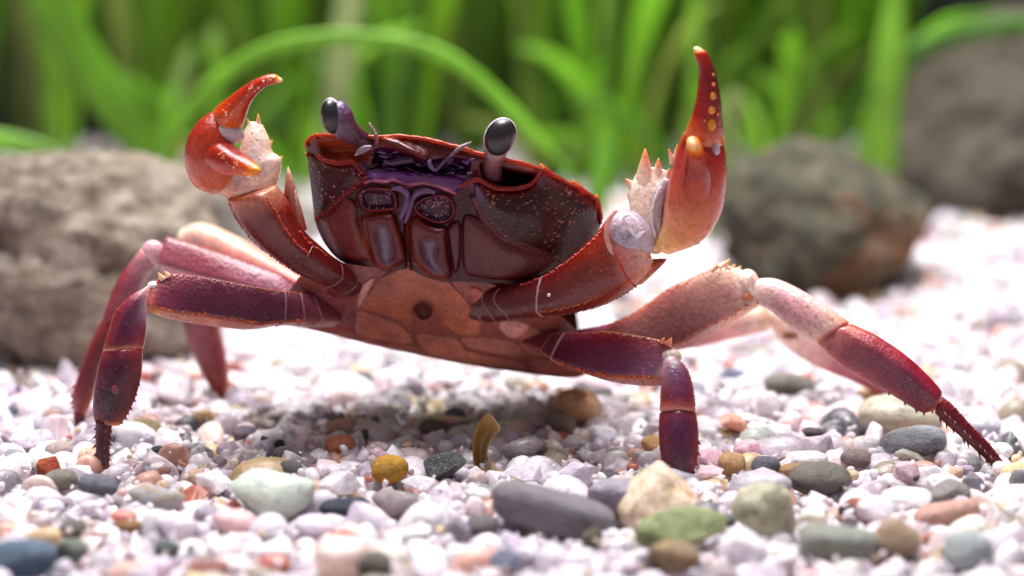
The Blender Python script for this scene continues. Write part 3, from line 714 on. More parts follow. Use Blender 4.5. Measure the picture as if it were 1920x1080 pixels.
def face_colour(px, py):
    c = np.tile(lin(84, 22, 32), px.shape + (1,)).astype(float)
    def put(w, rgb):
        nonlocal c
        c = c * (1 - w[..., None]) + rgb * w[..., None]
    I = lambda poly, w=5: sm(sdf(poly, px, py), -w * .4, w)
    top = np.interp(px, [q[0] for q in TOP], [q[1] for q in TOP])
    put(sm(60 - (py - top), 0, 60) * .6, lin(140, 40, 34))
    put(I(CH_L, 10), lin(66, 12, 36)); put(I(CH_R, 14), lin(62, 12, 20))
    put(np.exp(-(pdist(LOL_, px, py) / 9) ** 2) * .8, lin(150, 40, 44)); put(np.exp(-(pdist(LOR_, px, py) / 12) ** 2) * .8, lin(150, 44, 36))
    put(I(LO_L, 12), lin(150, 82, 80)); put(I(LO_R, 12), lin(128, 70, 72))
    put(I(PIT, 8), lin(62, 26, 72)); put(I(EPI, 4), lin(118, 60, 130))
    put(I(MX_L, 4), lin(128, 58, 58)); put(I(MX_R, 4), lin(128, 58, 58)); put(I(EXO, 4), lin(126, 66, 72))
    for q in (ME_L, ME_R): put(I(q, 3), lin(176, 66, 62)); put(sm(sdf(q, px, py), 2, 5), lin(96, 50, 72))
    for q in (GR_L, GR_R): put(sm(sdf(q, px, py), -7, 10), lin(150, 132, 146))
    put(I(ORB_L, 8), lin(176, 92, 74)); put(I(ORB_R, 8), lin(92, 34, 32))  # brown left orbit lightened in colour so its hollow looks lit
    put(np.exp(-(pdist(EPILINE, px, py) / 4) ** 2), lin(206, 140, 164))
    put(np.exp(-(pdist([(674, 312), (690, 322), (700, 330)], px, py) / 8) ** 2) * .8, lin(150, 118, 176))
    put(np.exp(-(pdist([(862, 330), (880, 342), (892, 352), (900, 372)], px, py) / 8) ** 2) * .7, lin(140, 106, 160))
    put(np.exp(-(pdist(RIDGE_L, px, py) / 5) ** 2) * .7, lin(150, 52, 48)); put(np.exp(-(pdist(RIDGE_R, px, py) / 4) ** 2) * .55, lin(150, 86, 92))
    put(np.exp(-(pdist(list(MX_L[30:48]) + list(MX_L[:12]), px, py) / 3.5) ** 2) * .6, lin(196, 98, 44))
    put(np.exp(-(pdist(list(MX_R[-26:]) + list(MX_R[:6]), px, py) / 3.5) ** 2) * .6, lin(196, 98, 44))
    rim = np.array([(940, 298), (1008, 315), (1006, 324), (976, 315), (945, 308)]); put(I(rim, 4), lin(196, 128, 118))  # pinkish orbit lip, its lit patch put into the colour
    put(sm(10 - (py - top), 0, 8), lin(206, 98, 52))
    return c
def sheet(mb, top, bot, nu, nv, yfun, cfun, amp=.14, tint=None, msc=3.0):
    K1 = catmull(top, np.linspace(0, len(top) - 1, nu)); K2 = catmull(bot, np.linspace(0, len(bot) - 1, nu))
    t = np.linspace(0, 1, nv)[None, :, None]; Q = K1[:, None] * (1 - t) + K2[:, None] * t
    px, py = Q[..., 0], Q[..., 1]; Y = yfun(px, py)
    V = P(px, py, Y); c = cfun(px, py).reshape(-1, 3)
    mb.add(V.reshape(-1, 3), grid_faces(nu, nv), mottle(V.reshape(-1, 3), c, amp, msc, tint)); return V
body = MB()
FV = sheet(body, TOP, BOT, 330, 160, faceY, face_colour, .2, lin(70, 22, 40))
# upper shell: from the front rim back and down
nb = 46; rimp = FV[:, 0]; D = []
for i, r in enumerate(rimp):
    s = -1 + 2 * i / (len(rimp) - 1)
    for k in range(nb):
        w = k / (nb - 1); L = 3.4 * (1 - .25 * s * s)
        y = r[1] + L * math.sin(w * 1.45) * (1.0 if w < 1 else 1)
        y = r[1] + L * w
        x = r[0] * (1 - .22 * w ** 1.6) + .0
        z = r[2] - L * w * .50 - .55 * w ** 3 + .42 * math.sin(math.pi * min(w * 1.1, 1)) * (1 - s * s) * sm(w, 0, .5)
        D.append((x, y, z))
D = np.array(D)
dc = mottle(D, np.tile(lin(138, 52, 40), (len(D), 1)), .2, 3, lin(80, 26, 36))
body.add(D, [tuple(reversed(q)) for q in grid_faces(len(rimp), nb)], dc)

# breast plate and belly
STOP = [(560, 520), (600, 505), (640, 494), (690, 500), (730, 500), (765, 492), (800, 510), (838, 520), (880, 524), (930, 535), (990, 560), (1060, 600), (1100, 640)]
SBOT = [(500, 608), (545, 611), (590, 620), (640, 632), (690, 645), (740, 656), (800, 669), (860, 681), (920, 691), (980, 699), (1040, 707), (1080, 708), (1106, 698)]
ST = [smooth_poly(q, 3) for q in (
    [(764, 498), (735, 508), (710, 524), (692, 552), (679, 578), (715, 592), (742, 601), (768, 618), (776, 598), (774, 580), (786, 566), (803, 566), (814, 580), (828, 604), (860, 630), (902, 630), (893, 592), (872, 560), (852, 538), (838, 524), (800, 510)],
    [(676, 583), (712, 596), (740, 605), (766, 624), (776, 646), (730, 642), (673, 628), (668, 604)],
    [(673, 633), (730, 645), (780, 650), (800, 666), (740, 656), (690, 645)],
    [(864, 634), (905, 633), (968, 644), (975, 671), (922, 664), (880, 654)],
    [(782, 628), (822, 632), (857, 636), (876, 657), (918, 669), (970, 678), (985, 697), (900, 686), (832, 674), (796, 660)],
    [(970, 638), (997, 614), (1024, 630), (1040, 662), (1016, 671), (984, 662)],
    [(990, 676), (1030, 680), (1070, 690), (1098, 702), (1060, 708), (1005, 700)],
    [(585, 554), (612, 552), (637, 566), (641, 597), (610, 602), (583, 600)],
    [(643, 570), (664, 578), (666, 604), (645, 602)],
    [(560, 606), (600, 606), (655, 611), (664, 628), (620, 628), (575, 618)],
    [(705, 520), (694, 545), (676, 576), (668, 570), (676, 540), (690, 525)],
    [(640, 520), (672, 522), (668, 550), (640, 562), (612, 548)],
    [(880, 540), (905, 545), (918, 580), (938, 606), (912, 606), (892, 580)],
    [(935, 606), (965, 600), (995, 612), (968, 636), (945, 628)])]
HOLE = smooth_poly([(774, 578), (788, 565), (804, 568), (813, 584), (806, 598), (786, 600)])
STC = [lin(158, 96, 76), lin(164, 104, 86), lin(156, 98, 84), lin(160, 104, 88), lin(162, 102, 86), lin(154, 98, 84), lin(150, 92, 82), lin(140, 80, 76), lin(134, 78, 74), lin(140, 74, 66), lin(186, 130, 118), lin(124, 60, 58), lin(160, 92, 80), lin(170, 118, 104)]
STC = [np.clip(q * np.array([1.75, 2.1, 2.4]), 0, .8) for q in STC]
def stE(px, py):
    E = np.zeros(px.shape)
    for q in ST: E += .034 * dome(sdf(q, px, py), 7)
    return E - .16 * sm(sdf(HOLE, px, py), -3, 11) - .03 * np.exp(-(pdist([(700, 540), (770, 530), (840, 560), (880, 610)], px, py) / 10) ** 2)
def stY(px, py):
    v = (py - (500 + .12 * (px - 640))) / 140; s = (px - 820) / 300
    return -.98 + .95 * np.maximum(v, 0) ** 1.7 + .55 * np.abs(s) ** 2.2 - stE(px, py)
def st_colour(px, py):
    c = np.tile(lin(176, 116, 108), px.shape + (1,)).astype(float)
    for q, k in zip(ST, STC):
        w = sm(sdf(q, px, py), -1, 5)[..., None]; c = c * (1 - w) + k * w
    w = sm(sdf(HOLE, px, py), 0, 6)[..., None]; return c * (1 - w) + lin(120, 78, 68) * w
SV = sheet(body, STOP, SBOT, 330, 120, stY, st_colour, .26, lin(110, 46, 54), 2.0)
# underside and rear: joins the breast plate's lower edge to the rear edge of the upper shell
lowe = SV[:, -1]; rear = D.reshape(len(rimp), nb, 3)[:, -1]; nr2 = 24; R2 = []
for i in range(len(lowe)):
    a, b2 = lowe[i], rear[i]
    for k in range(nr2):
        w = k / (nr2 - 1); p = a * (1 - w) + b2 * w; p = p + np.array([0, .5, -.25]) * math.sin(math.pi * w); R2.append(p)
R2 = np.array(R2); body.add(R2, grid_faces(len(lowe), nr2), mottle(R2, np.tile(lin(150, 90, 76), (len(R2), 1)), .15, 3))
# side walls of the shell
for i0 in (0, -1):
    edge = FV[i0]; de = D.reshape(len(rimp), nb, 3)[i0]; W = []
    for k in range(30):
        w = k / 29; 
        for j in range(20):
            x = j / 19; a = edge[int(w * (len(edge) - 1))]; top = de[int(x * (nb - 1))]
            W.append(np.array([a[0] + (top[0] - de[0][0]) * (1 - .1 * w), a[1] + (top[1] - de[0][1]) * (1 - .25 * w), a[2] + (top[2] - de[0][2]) * (1 - .6 * w)]))
    body.add(W, grid_faces(30, 20), mottle(np.array(W), np.tile(lin(120, 44, 40), (600, 1)), .2, 3))
# rim lip, granules and teeth of the shell edge
rl = catmull(TOP, np.linspace(0, len(TOP) - 1, 60))
def fp(x, y, out=0.0): return P(x, y, float(faceY(np.array([x]), np.array([y]))[0]) - out)
tube(body, [P(x, y + 1.5, faceY(x, y + 6, False) - .02) for x, y in rl], [.03 * random.uniform(.55, 1.25) for _ in range(60)], lin(198, 84, 44), n=8, sub=2)
for x, y in catmull(TOP, np.linspace(1, len(TOP) - 1, 150)):
    bead(body, P(x, y + random.uniform(-1, 2), faceY(x, y + 6, False) - .02), .018 * random.uniform(.6, 1.3), lin(224, 112, 48) * random.uniform(.7, 1.1))
for (bx, by, tx, ty, r) in ((594, 260, 589, 249, 5), (578, 274, 571, 266, 5), (577, 290, 571, 288, 4), (1026, 328, 1013, 307, 11), (1090, 364, 1073, 337, 12), (1118, 390, 1119, 364, 10), (1052, 340, 1046, 330, 6), (1108, 372, 1103, 360, 6)):
    y = float(faceY(bx, by, False)); spike(body, P(bx, by, y), P(tx, ty, y - .02), r * S0, lin(176, 58, 36), lin(250, 150, 50), n=10, rows=8)
def face_beads(line, n, r, c, out=.0, jit=1.5):
    for x, y in catmull(line, np.linspace(0, len(line) - 1, n)):
        x += random.uniform(-jit, jit); y += random.uniform(-jit, jit)
        bead(body, fp(x, y, out), r * S0 * random.uniform(.7, 1.3), c * random.uniform(.75, 1.2))
LOL = [(595, 292), (612, 302), (636, 307), (660, 304), (670, 312), (682, 326)]
LOR = [(863, 351), (885, 340), (901, 339), (926, 352), (957, 355), (989, 349), (1008, 332), (1014, 316)]
for ln, r in ((LOL, 4.2), (LOR, 4.0)):
    Q = catmull(ln, np.linspace(0, len(ln) - 1, 24))
    tube(body, [P(x, y, faceY(x, y, False) - .10) for x, y in Q], [r * S0] * 24, lin(150, 48, 42), n=8, sub=2)
    for x, y in catmull(ln, np.linspace(0, len(ln) - 1, 42)):
        bead(body, P(x, y - 3.2, float(faceY(x, y, False)) - .11), 2.1 * S0 * random.uniform(.7, 1.2), lin(190, 86, 64))
face_beads(RIDGE_L, 46, 2.6, lin(172, 62, 58), .01, 4)
face_beads(RIDGE_R, 40, 1.5, lin(176, 110, 110), .0, 2)
face_beads([(712, 256), (790, 259), (870, 279)], 50, 1.6, lin(230, 130, 60), .02, 2)
def scatter(poly, n, r, c, ang=None, length=1.0):
    lo, hi = poly.min(0), poly.max(0); k = 0
    while k < n:
        x, y = random.uniform(lo[0], hi[0]), random.uniform(lo[1], hi[1])
        if sdf(poly, np.array([x]), np.array([y]))[0] < 5: continue
        k += 1; p = fp(x, y); rr = r * S0 * random.uniform(.5, 1.2); a = math.radians((ang or 0) + random.uniform(-14, 14)); l = length * random.uniform(.6, 1.2)
        ellip(body, p, [(rr * l * math.cos(a), 0, rr * l * math.sin(a)), (0, rr * .6, 0), (-rr * math.sin(a), 0, rr * math.cos(a))], c * random.uniform(.6, 1.15), 1)
scatter(CH_L, 60, 1.7, lin(206, 136, 146), 60, 1.3)
scatter(CH_R, 150, 1.35, lin(176, 120, 118), 22, 3.2)
scatter(LO_R, 14, 1.2, lin(176, 96, 90), 10, 3)
scatter(ME_L, 42, 1.1, lin(196, 160, 176), 75, 3); scatter(ME_R, 46, 1.1, lin(196, 160, 176), 40, 3)
# feeding palps, feelers, mouth edges
LIL = lin(128, 98, 136)
def ptube(mb, pix, rad, c, out, c1=None, n=10):
    tube(mb, [P(x, y, float(faceY(x, y, False)) - o2) for (x, y), o2 in zip(pix, out if isinstance(out, (list, tuple)) else [out] * len(pix))], [r * S0 for r in rad], c, n=n, c1=c1)
ptube(body, [(734, 354), (750, 354), (762, 362), (764, 372)], [3, 5.5, 6, 5], LIL, .12)
ptube(body, [(764, 370), (762, 384), (756, 398), (750, 412)], [5, 6, 5.5, 3], LIL * .9, .13)
ptube(body, [(816, 362), (800, 358), (784, 361), (774, 372)], [3, 5.5, 6, 5], LIL * .95, .12)
ptube(body, [(774, 372), (769, 386), (765, 402), (759, 418)], [5, 5.5, 5, 3], LIL * .85, .12)
ptube(body, [(720, 303), (736, 305), (752, 301), (776, 298)], [4, 6, 7.5, 7], lin(96, 68, 100), .05, lin(70, 44, 74))
ptube(body, [(804, 300), (808, 312), (818, 318), (836, 300), (852, 286)], [4, 5, 3.5, 3, 2.6], lin(130, 108, 146), .06, lin(64, 40, 64))
for _ in range(70):
    x, y = random.uniform(690, 890), 0; y = 300 + .09 * (x - 690) + random.uniform(-20, 22)
    if max(sdf(PIT, np.array([x]), np.array([y]))[0], sdf(EPI, np.array([x]), np.array([y]))[0]) < 0: continue
    a = random.uniform(-.6, .6); l = random.uniform(4, 13) * S0; rr = random.uniform(1.5, 4) * S0
    ellip(body, fp(x, y, .01), [(l * math.cos(a), 0, l * math.sin(a)), (0, rr, 0), (-rr * math.sin(a), 0, rr * math.cos(a))], random.choice((lin(96, 60, 112), lin(70, 30, 60), lin(150, 128, 168), lin(60, 36, 66), lin(110, 40, 60))), 2)
feel = MB()
ptube(feel, [(842, 296), (858, 281), (868, 274), (884, 266)], [2.6, 3.8, 3.6, 1.2], lin(80, 58, 80), .2, lin(150, 140, 152))
feel.build('feeler', M_SHELL, crab)
feel = MB()
ptube(feel, [(706, 278), (706, 258), (700, 244), (694, 234)], [4.5, 4, 3.2, 2.2], lin(96, 38, 48), .2, lin(150, 130, 140))
bead(feel, P(693, 232, -1.15), 2.6 * S0, lin(160, 150, 150)); feel.build('feeler', M_SHELL, crab)
feel = MB()
ptube(feel, [(696, 276), (684, 279), (674, 285), (666, 291)], [4, 6.5, 5.5, 2], lin(140, 124, 138), .28); feel.build('feeler', M_SHELL, crab)
body.build('body', M_BODY, crab)

# eyes on their stalks
def eye(stations, cols, cx, cy, Y, ax_long, ax_short, tilt, facing):
    mb = MB(); Loft(mb, stations, cols, cap1=.16, nr=32, amp=.12)
    a = math.radians(tilt); l = np.array([math.cos(a), 0, math.sin(a)]); q = np.array(facing, float); q /= np.linalg.norm(q)
    s2 = np.cross(q, l); s2 /= np.linalg.norm(s2); q = np.cross(l, s2)
    c = P(cx, cy, Y)
    ellip(mb, c - q * .015, [l * (ax_long + 1.3) * S0, s2 * (ax_short + 1.3) * S0, q * .10], lin(206, 194, 206), 4)
    st = mb.build('eyestalk', M_MEMB, crab)
    e = MB(); ellip(e, c, [l * ax_long * S0, s2 * ax_short * S0, q * .19], lin(10, 8, 8), 4); e.build('eye', M_EYE, st)
eye([(692, 292, 706, 262, -.85, .12), (664, 274, 686, 246, -1.0, .14), (640, 263, 669, 231, -1.1, .16), (622, 249, 661, 211, -1.15, .19), (616, 230, 650, 197, -1.15, .19)],
    [(0, lin(70, 22, 34), lin(70, 24, 40), lin(80, 22, 30)), (.5, lin(84, 40, 66), lin(66, 24, 44), lin(84, 24, 38)), (.8, lin(120, 96, 130), lin(90, 50, 80), lin(76, 28, 54)), (1, lin(130, 116, 150), lin(120, 100, 136), lin(96, 66, 106))],
    622, 218, -1.22, 33, 19, 97, (-.3, -.95, 0))
eye([(898, 335, 942, 335, -.85, .15), (902, 302, 944, 306, -1.0, .17), (908, 280, 951, 288, -1.12, .18), (914, 262, 960, 272, -1.15, .17)],
    [(0, lin(70, 24, 30), lin(86, 44, 48), lin(70, 26, 30)), (.6, lin(90, 34, 46), lin(130, 86, 92), lin(100, 60, 66)), (1, lin(170, 140, 150), lin(190, 170, 176), lin(180, 160, 166))],
    938, 257, -1.26, 36, 28, 66, (.12, -.98, .12))

# claws --------------------------------------------------------------
def claw_arm(st, cols, **k):
    mb = MB(); return mb, Loft(mb, st, cols, **k)
GRN = lin(206, 70, 56)
# claw held out to the side
mb, L = claw_arm([(650, 552, 676, 512, -.6, .22), (600, 530, 630, 486, -.95, .25), (560, 513, 601, 462, -1.05, .28), (512, 481, 576, 441, -1.15, .31), (473, 449, 559, 415, -1.2, .34), (444, 411, 545, 385, -1.25, .34), (427, 374, 518, 348, -1.3, .30)],
    [(0, DRED, lin(104, 44, 44), DRED), (.45, lin(100, 28, 26), lin(92, 30, 30), lin(120, 34, 32)), (.85, lin(130, 40, 30), lin(126, 46, 38), lin(150, 50, 42)), (1, lin(196, 90, 56), lin(206, 130, 106), lin(216, 150, 120))], cap1=.06, ridge=.35, rk=.3, amp=.16, tint=lin(76, 24, 28))
L.beads(.55, .42, .98, 40, 2.6, GRN); L.beads(-.96, .3, .98, 40, 2.2, lin(150, 44, 36)); L.beads(.9, .25, .6, 26, 2.4, GRN); L.speck(30, 1.2, lin(220, 160, 150))
for (bx, by, tx, ty, r) in ((548, 398, 540, 312, 13), (560, 430, 553, 356, 11)):
    spike(mb, P(bx, by, -1.05), P(tx, ty, -1.15), r * 1.4 * S0, lin(180, 80, 66), lin(244, 214, 190), n=10, rows=8)
q = catmull([(563, 443), (549, 460), (541, 474), (540, 486)], np.linspace(0, 3, 14)); tube(mb, [L.at(.42, u)[0] for u in np.linspace(-.9, .9, 14)], [.014] * 14, lin(120, 44, 40), n=6, sub=2)
tube(mb, [L.at(.14, u)[0] for u in np.linspace(-.95, .95, 14)], [.012] * 14, lin(150, 100, 100), n=6, sub=2)
tube(mb, [L.at(.05, u)[0] for u in np.linspace(-.95, .95, 14)], [.012] * 14, lin(140, 96, 96), n=6, sub=2)
arm = mb.build('claw', M_CLAW, crab); arm['label'] = 'bent claw with inward-curving red-orange fingers'
mb = MB()
L = Loft(mb, [(428, 374, 512, 354, -1.25, .26), (404, 352, 524, 326, -1.15, .30), (420, 322, 527, 298, -1.1, .30), (446, 288, 511, 284, -1.08, .26), (456, 252, 506, 262, -1.05, .2), (464, 232, 495, 238, -1.02, .12)],
    [(0, lin(206, 140, 110), lin(214, 176, 162), lin(224, 180, 156)), (.3, CREAM, lin(208, 194, 192), CREAM), (1, CREAM, lin(238, 214, 196), lin(240, 200, 170))], cap0=.08, cap1=.05, amp=.1)
for (bx, by, tx, ty, r) in ((485, 244, 484, 213, 7), (470, 240, 464, 223, 5), (505, 272, 511, 262, 4), (522, 305, 530, 292, 6)):
    spike(mb, P(bx, by, -1.05), P(tx, ty, -1.08), r * S0, CREAM, lin(240, 150, 60))
L.speck(20, 1.6, lin(240, 170, 110)); mb.build('wrist', M_CLAW, arm)
mb = MB()
L = Loft(mb, [(386, 356, 418, 352, -1.35, .12), (360, 337, 434, 336, -1.4, .29), (347, 300, 442, 312, -1.47, .38), (351, 262, 442, 285, -1.47, .38), (370, 229, 436, 262, -1.43, .33), (392, 211, 424, 238, -1.4, .24)],
    [(0, lin(222, 140, 100), lin(214, 128, 88), lin(226, 160, 116)), (.35, lin(190, 84, 66), lin(196, 92, 68), lin(206, 104, 70)), (.7, lin(170, 58, 48), lin(180, 64, 46), lin(190, 60, 36)), (1, lin(176, 60, 44), lin(160, 44, 36), lin(160, 40, 30))], cap0=.05, cap1=.04, amp=.1, nr=48)
L.speck(60, 1.1, lin(236, 150, 120))
palm = mb
Loft(palm, [(392, 268, 390, 312, -1.62, .2), (418, 268, 424, 326, -1.82, .22), (448, 286, 446, 328, -1.98, .19), (468, 300, 467, 331, -2.1, .14), (482, 312, 479, 328, -2.17, .08)],
    [(0, lin(170, 54, 40), lin(180, 62, 44), lin(196, 90, 64)), (.5, lin(160, 38, 28), lin(176, 46, 30), lin(190, 70, 36)), (.8, lin(216, 96, 34), lin(226, 104, 34), lin(236, 130, 40)), (1, lin(244, 170, 80), lin(236, 146, 60), lin(226, 120, 50))], cap1=.06, amp=.08, sub=9)
for _ in range(26):
    x = random.uniform(410, 476); y = 272 + (x - 410) * .62 + random.uniform(2, 26); bead(palm, P(x, y, -1.84 - (x - 405) * .0052 - .16), 1.6 * S0, lin(250, 190, 150))
palm.build('palm', M_CLAW, arm)
mb = MB()
ellip(mb, P(424, 247, -1.52), [(.25, 0, -.08), (0, .22, 0), (.05, 0, .15)], lin(206, 192, 194), 3); mb.build('joint_membrane', M_MEMB, arm)
mb = MB()
L = Loft(mb, [(392, 217, 452, 243, -1.42, .22), (404, 203, 459, 228, -1.5, .25), (427, 185, 467, 202, -1.58, .22), (456, 162, 478, 182, -1.66, .17), (488, 144, 499, 162, -1.7, .12), (513, 139, 518, 157, -1.72, .08), (526, 146, 525, 154, -1.73, .04)],
    [(0, lin(226, 170, 130), lin(230, 150, 100), lin(226, 170, 130)), (.2, lin(206, 76, 40), lin(214, 96, 48), lin(206, 90, 50)), (.55, lin(172, 38, 26), lin(190, 52, 30), lin(150, 34, 26)), (.8, lin(200, 60, 34), lin(196, 60, 36), lin(180, 50, 30)), (.93, lin(240, 140, 70), lin(246, 160, 90), lin(240, 150, 80)), (1, lin(250, 214, 160), lin(250, 214, 160), lin(250, 206, 150))], cap1=.03, amp=.08)
for k in range(26):
    p, nd = L.at(random.uniform(.2, .85), random.uniform(-.75, .4)); bead(mb, p, 1.9 * S0 * random.uniform(.5, 1.3), lin(250, 196, 150), nd)
mb.build('finger', M_CLAW, arm)

# claw raised upright
mb, L = claw_arm([(880, 538, 905, 600, -.6, .22), (915, 534, 930, 604, -.8, .25), (956, 535, 970, 597, -.98, .28), (1019, 516, 1021, 592, -1.15, .32), (1067, 484, 1080, 585, -1.3, .35), (1112, 445, 1140, 568, -1.45, .37), (1136, 413, 1190, 538, -1.5, .37), (1152, 394, 1226, 506, -1.5, .33)],
    [(0, DRED, lin(110, 46, 48), DRED), (.3, lin(100, 32, 34), lin(98, 36, 38), lin(104, 36, 34)), (.6, lin(128, 36, 30), lin(114, 38, 32), lin(130, 46, 34)), (.8, lin(170, 56, 36), lin(138, 54, 40), lin(150, 62, 42)), (.87, lin(206, 140, 136), lin(196, 120, 110), lin(206, 120, 84)), (1, PALE, lin(216, 168, 160), lin(222, 150, 110))], cap1=.1, ridge=.55, rk=.3, amp=.16, tint=lin(84, 28, 28), nr=48)
L.beads(-.93, .34, .84, 46, 3.0, GRN); L.beads(.97, .35, .98, 50, 2.2, lin(156, 52, 36)); L.beads(.62, .42, .72, 34, 1.9, lin(216, 120, 80), .05); L.speck(60, 1.2, lin(226, 160, 150), t0=.3)
bead(mb, L.at(.49, -.05)[0], 4 * S0, lin(240, 220, 220))
for t in (.08, .17, .25): tube(mb, [L.at(t + .03 * math.sin(3 * u), u)[0] for u in np.linspace(-.95, .95, 16)], [.014] * 16, lin(160, 110, 112), n=6, sub=2)
tube(mb, [L.at(.43, u)[0] for u in np.linspace(-.97, .97, 16)], [.018] * 16, lin(176, 140, 146), n=6, sub=2)
for k in range(40):
    u = -.95 + 1.9 * k / 39; p, nd = L.at(.845 + .02 * u, u); bead(mb, p, 2.4 * S0 * random.uniform(.7, 1.2), lin(210, 66, 40), nd)
spike(mb, P(1192, 512, -1.52), P(1250, 486, -1.62), 23 * S0, lin(196, 100, 62), lin(130, 24, 22), n=12, rows=9)
arm = mb.build('claw', M_CLAW, crab); arm['label'] = 'upright claw with tall dark red finger and pale spiny wrist'
mb = MB()
ellip(mb, P(1181, 441, -1.55), [(.33, 0, -.20), (0, .30, 0), (.15, 0, .29)], lin(186, 168, 180), 4)
for a, b2 in (((1168, 412), (1192, 446)), ((1182, 404), (1206, 432)), ((1166, 410), (1184, 402)), ((1192, 447), (1208, 434))):
    y = -1.86; tube(mb, [P(*a, y), P((a[0] + b2[0]) / 2, (a[1] + b2[1]) / 2 - 2, y - .015), P(*b2, y + .04)], [.022, .03, .02], lin(236, 230, 236), n=8)
ptubeY = lambda mb, pix, rad, c, Y: tube(mb, [P(x, y, Y) for x, y in pix], [r * S0 for r in rad], c, n=14)
ptubeY(mb, [(1252, 336), (1238, 362), (1231, 395), (1233, 425), (1240, 448)], [7, 13, 14, 12, 7], lin(190, 176, 186), -1.55)
ptubeY(mb, [(1238, 350), (1226, 380), (1222, 410), (1228, 445)], [2, 3, 3, 2], lin(230, 222, 228), -1.68)
ptubeY(mb, [(1156, 394), (1141, 415), (1138, 448), (1156, 482), (1190, 497), (1224, 488)], [3, 4.5, 5, 6, 6, 4], lin(206, 150, 142), -1.78)
for _ in range(260):
    a = random.uniform(0, 2 * math.pi); q = math.sqrt(random.random()); x = 1178 + 34 * q * math.cos(a); y = 446 + 34 * q * math.sin(a); bead(mb, P(x, y, -1.55 - .295 * math.sqrt(max(0, 1 - .82 * q * q))), 1.3 * S0, lin(120, 100, 112))
mb.build('joint_membrane', M_MEMB, arm)
mb = MB()
L = Loft(mb, [(1208, 464, 1240, 470, -1.45, .14), (1192, 428, 1246, 440, -1.45, .18), (1181, 393, 1250, 408, -1.42, .2), (1179, 356, 1254, 368, -1.38, .17), (1188, 335, 1256, 338, -1.35, .12), (1200, 314, 1252, 322, -1.33, .07)],
    [(0, lin(236, 190, 140), lin(236, 190, 150), lin(230, 190, 150)), (.4, lin(246, 228, 208), lin(238, 206, 190), lin(240, 216, 200)), (1, lin(246, 226, 208), lin(242, 214, 196), lin(244, 224, 208))], cap0=.06, cap1=.03, amp=.12)
for (bx, by, tx, ty, r) in ((1208, 352, 1210, 278, 21), (1232, 340, 1235, 296, 13), (1248, 336, 1256, 316, 9), (1194, 358, 1173, 335, 13), (1182, 372, 1177, 362, 5), (1262, 306, 1254, 279, 6), (1266, 300, 1270, 270, 6)):
    spike(mb, P(bx, by, -1.36), P(tx, ty, -1.38), r * S0, CREAM, lin(236, 130, 50), n=10, rows=7)
L.speck(18, 1.4, lin(240, 180, 120)); mb.build('wrist', M_CLAW, arm)
mb = MB()
L = Loft(mb, [(1231, 450, 1262, 473, -1.6, .15), (1241, 424, 1316, 447, -1.66, .34), (1245, 390, 1350, 402, -1.72, .42), (1251, 350, 1361, 350, -1.72, .42), (1263, 305, 1362, 303, -1.68, .37), (1277, 260, 1357, 267, -1.62, .27)],
    [(0, lin(244, 206, 150), lin(240, 196, 140), lin(236, 186, 140)), (.25, lin(232, 172, 124), lin(216, 140, 96), lin(206, 136, 120)), (.5, lin(196, 110, 96), lin(210, 104, 62), lin(186, 88, 82)), (.8, lin(172, 60, 66), lin(184, 60, 40), lin(176, 50, 46)), (1, lin(186, 60, 50), lin(176, 50, 36), lin(196, 72, 50))], cap0=.08, cap1=.03, amp=.1, nr=56)
L.speck(70, 1.0, lin(240, 200, 190), t0=.1, t1=.7); L.speck(20, 1.4, lin(240, 160, 130), t0=.6)
for (bx, by, tx, ty) in ((1282, 262, 1284, 248), (1353, 268, 1356, 256)): spike(mb, P(bx, by, -1.8), P(tx, ty, -1.85), 6 * S0, lin(206, 90, 50), lin(246, 180, 120))
Loft(mb, [(1300, 455, 1312, 455, -1.80, .05), (1288, 400, 1326, 400, -1.98, .12), (1280, 352, 1334, 352, -2.02, .19), (1280, 316, 1332, 316, -2.07, .23), (1284, 288, 1323, 289, -2.14, .21), (1287, 269, 1314, 270, -2.19, .14)],
    [(0, lin(206, 110, 84), lin(210, 104, 64), lin(196, 96, 80)), (.3, lin(190, 80, 62), lin(200, 84, 50), lin(184, 74, 60)), (.62, lin(160, 42, 34), lin(160, 40, 28), lin(150, 38, 34)), (.86, lin(190, 66, 30), lin(206, 80, 34), lin(180, 60, 30)), (.95, lin(230, 120, 50), lin(236, 140, 70), lin(220, 110, 50)), (1, lin(240, 176, 116), lin(244, 196, 146), lin(230, 150, 90))], cap1=.09, amp=.07, sub=9)
ellip(mb, P(1341, 281, -1.90), [(.065, 0, 0), (0, .07, 0), (0, 0, .10)], lin(196, 170, 180), 3)
mb.build('palm', M_CLAW, arm)
mb = MB()
L = Loft(mb, [(1284, 262, 1357, 266, -1.66, .27), (1286, 245, 1357, 250, -1.7, .28), (1298, 214, 1355, 226, -1.74, .25), (1307, 172, 1351, 180, -1.78, .19), (1310, 130, 1341, 134, -1.8, .13), (1302, 104, 1327, 100, -1.8, .09), (1301, 95, 1315, 91, -1.8, .05)],
    [(0, lin(232, 190, 160), lin(236, 180, 130), lin(236, 196, 170)), (.18, lin(216, 120, 80), lin(206, 100, 56), lin(200, 96, 60)), (.35, lin(176, 40, 24), lin(166, 40, 24), lin(120, 26, 24)), (.65, lin(140, 22, 20), lin(130, 22, 20), lin(70, 14, 20)), (.85, lin(196, 60, 26), lin(190, 52, 26), lin(160, 40, 24)), (.94, lin(244, 150, 60), lin(240, 140, 60), lin(226, 110, 44)), (1, lin(252, 220, 180), lin(252, 224, 190), lin(250, 200, 140))], cap1=.05, amp=.08, nr=48)
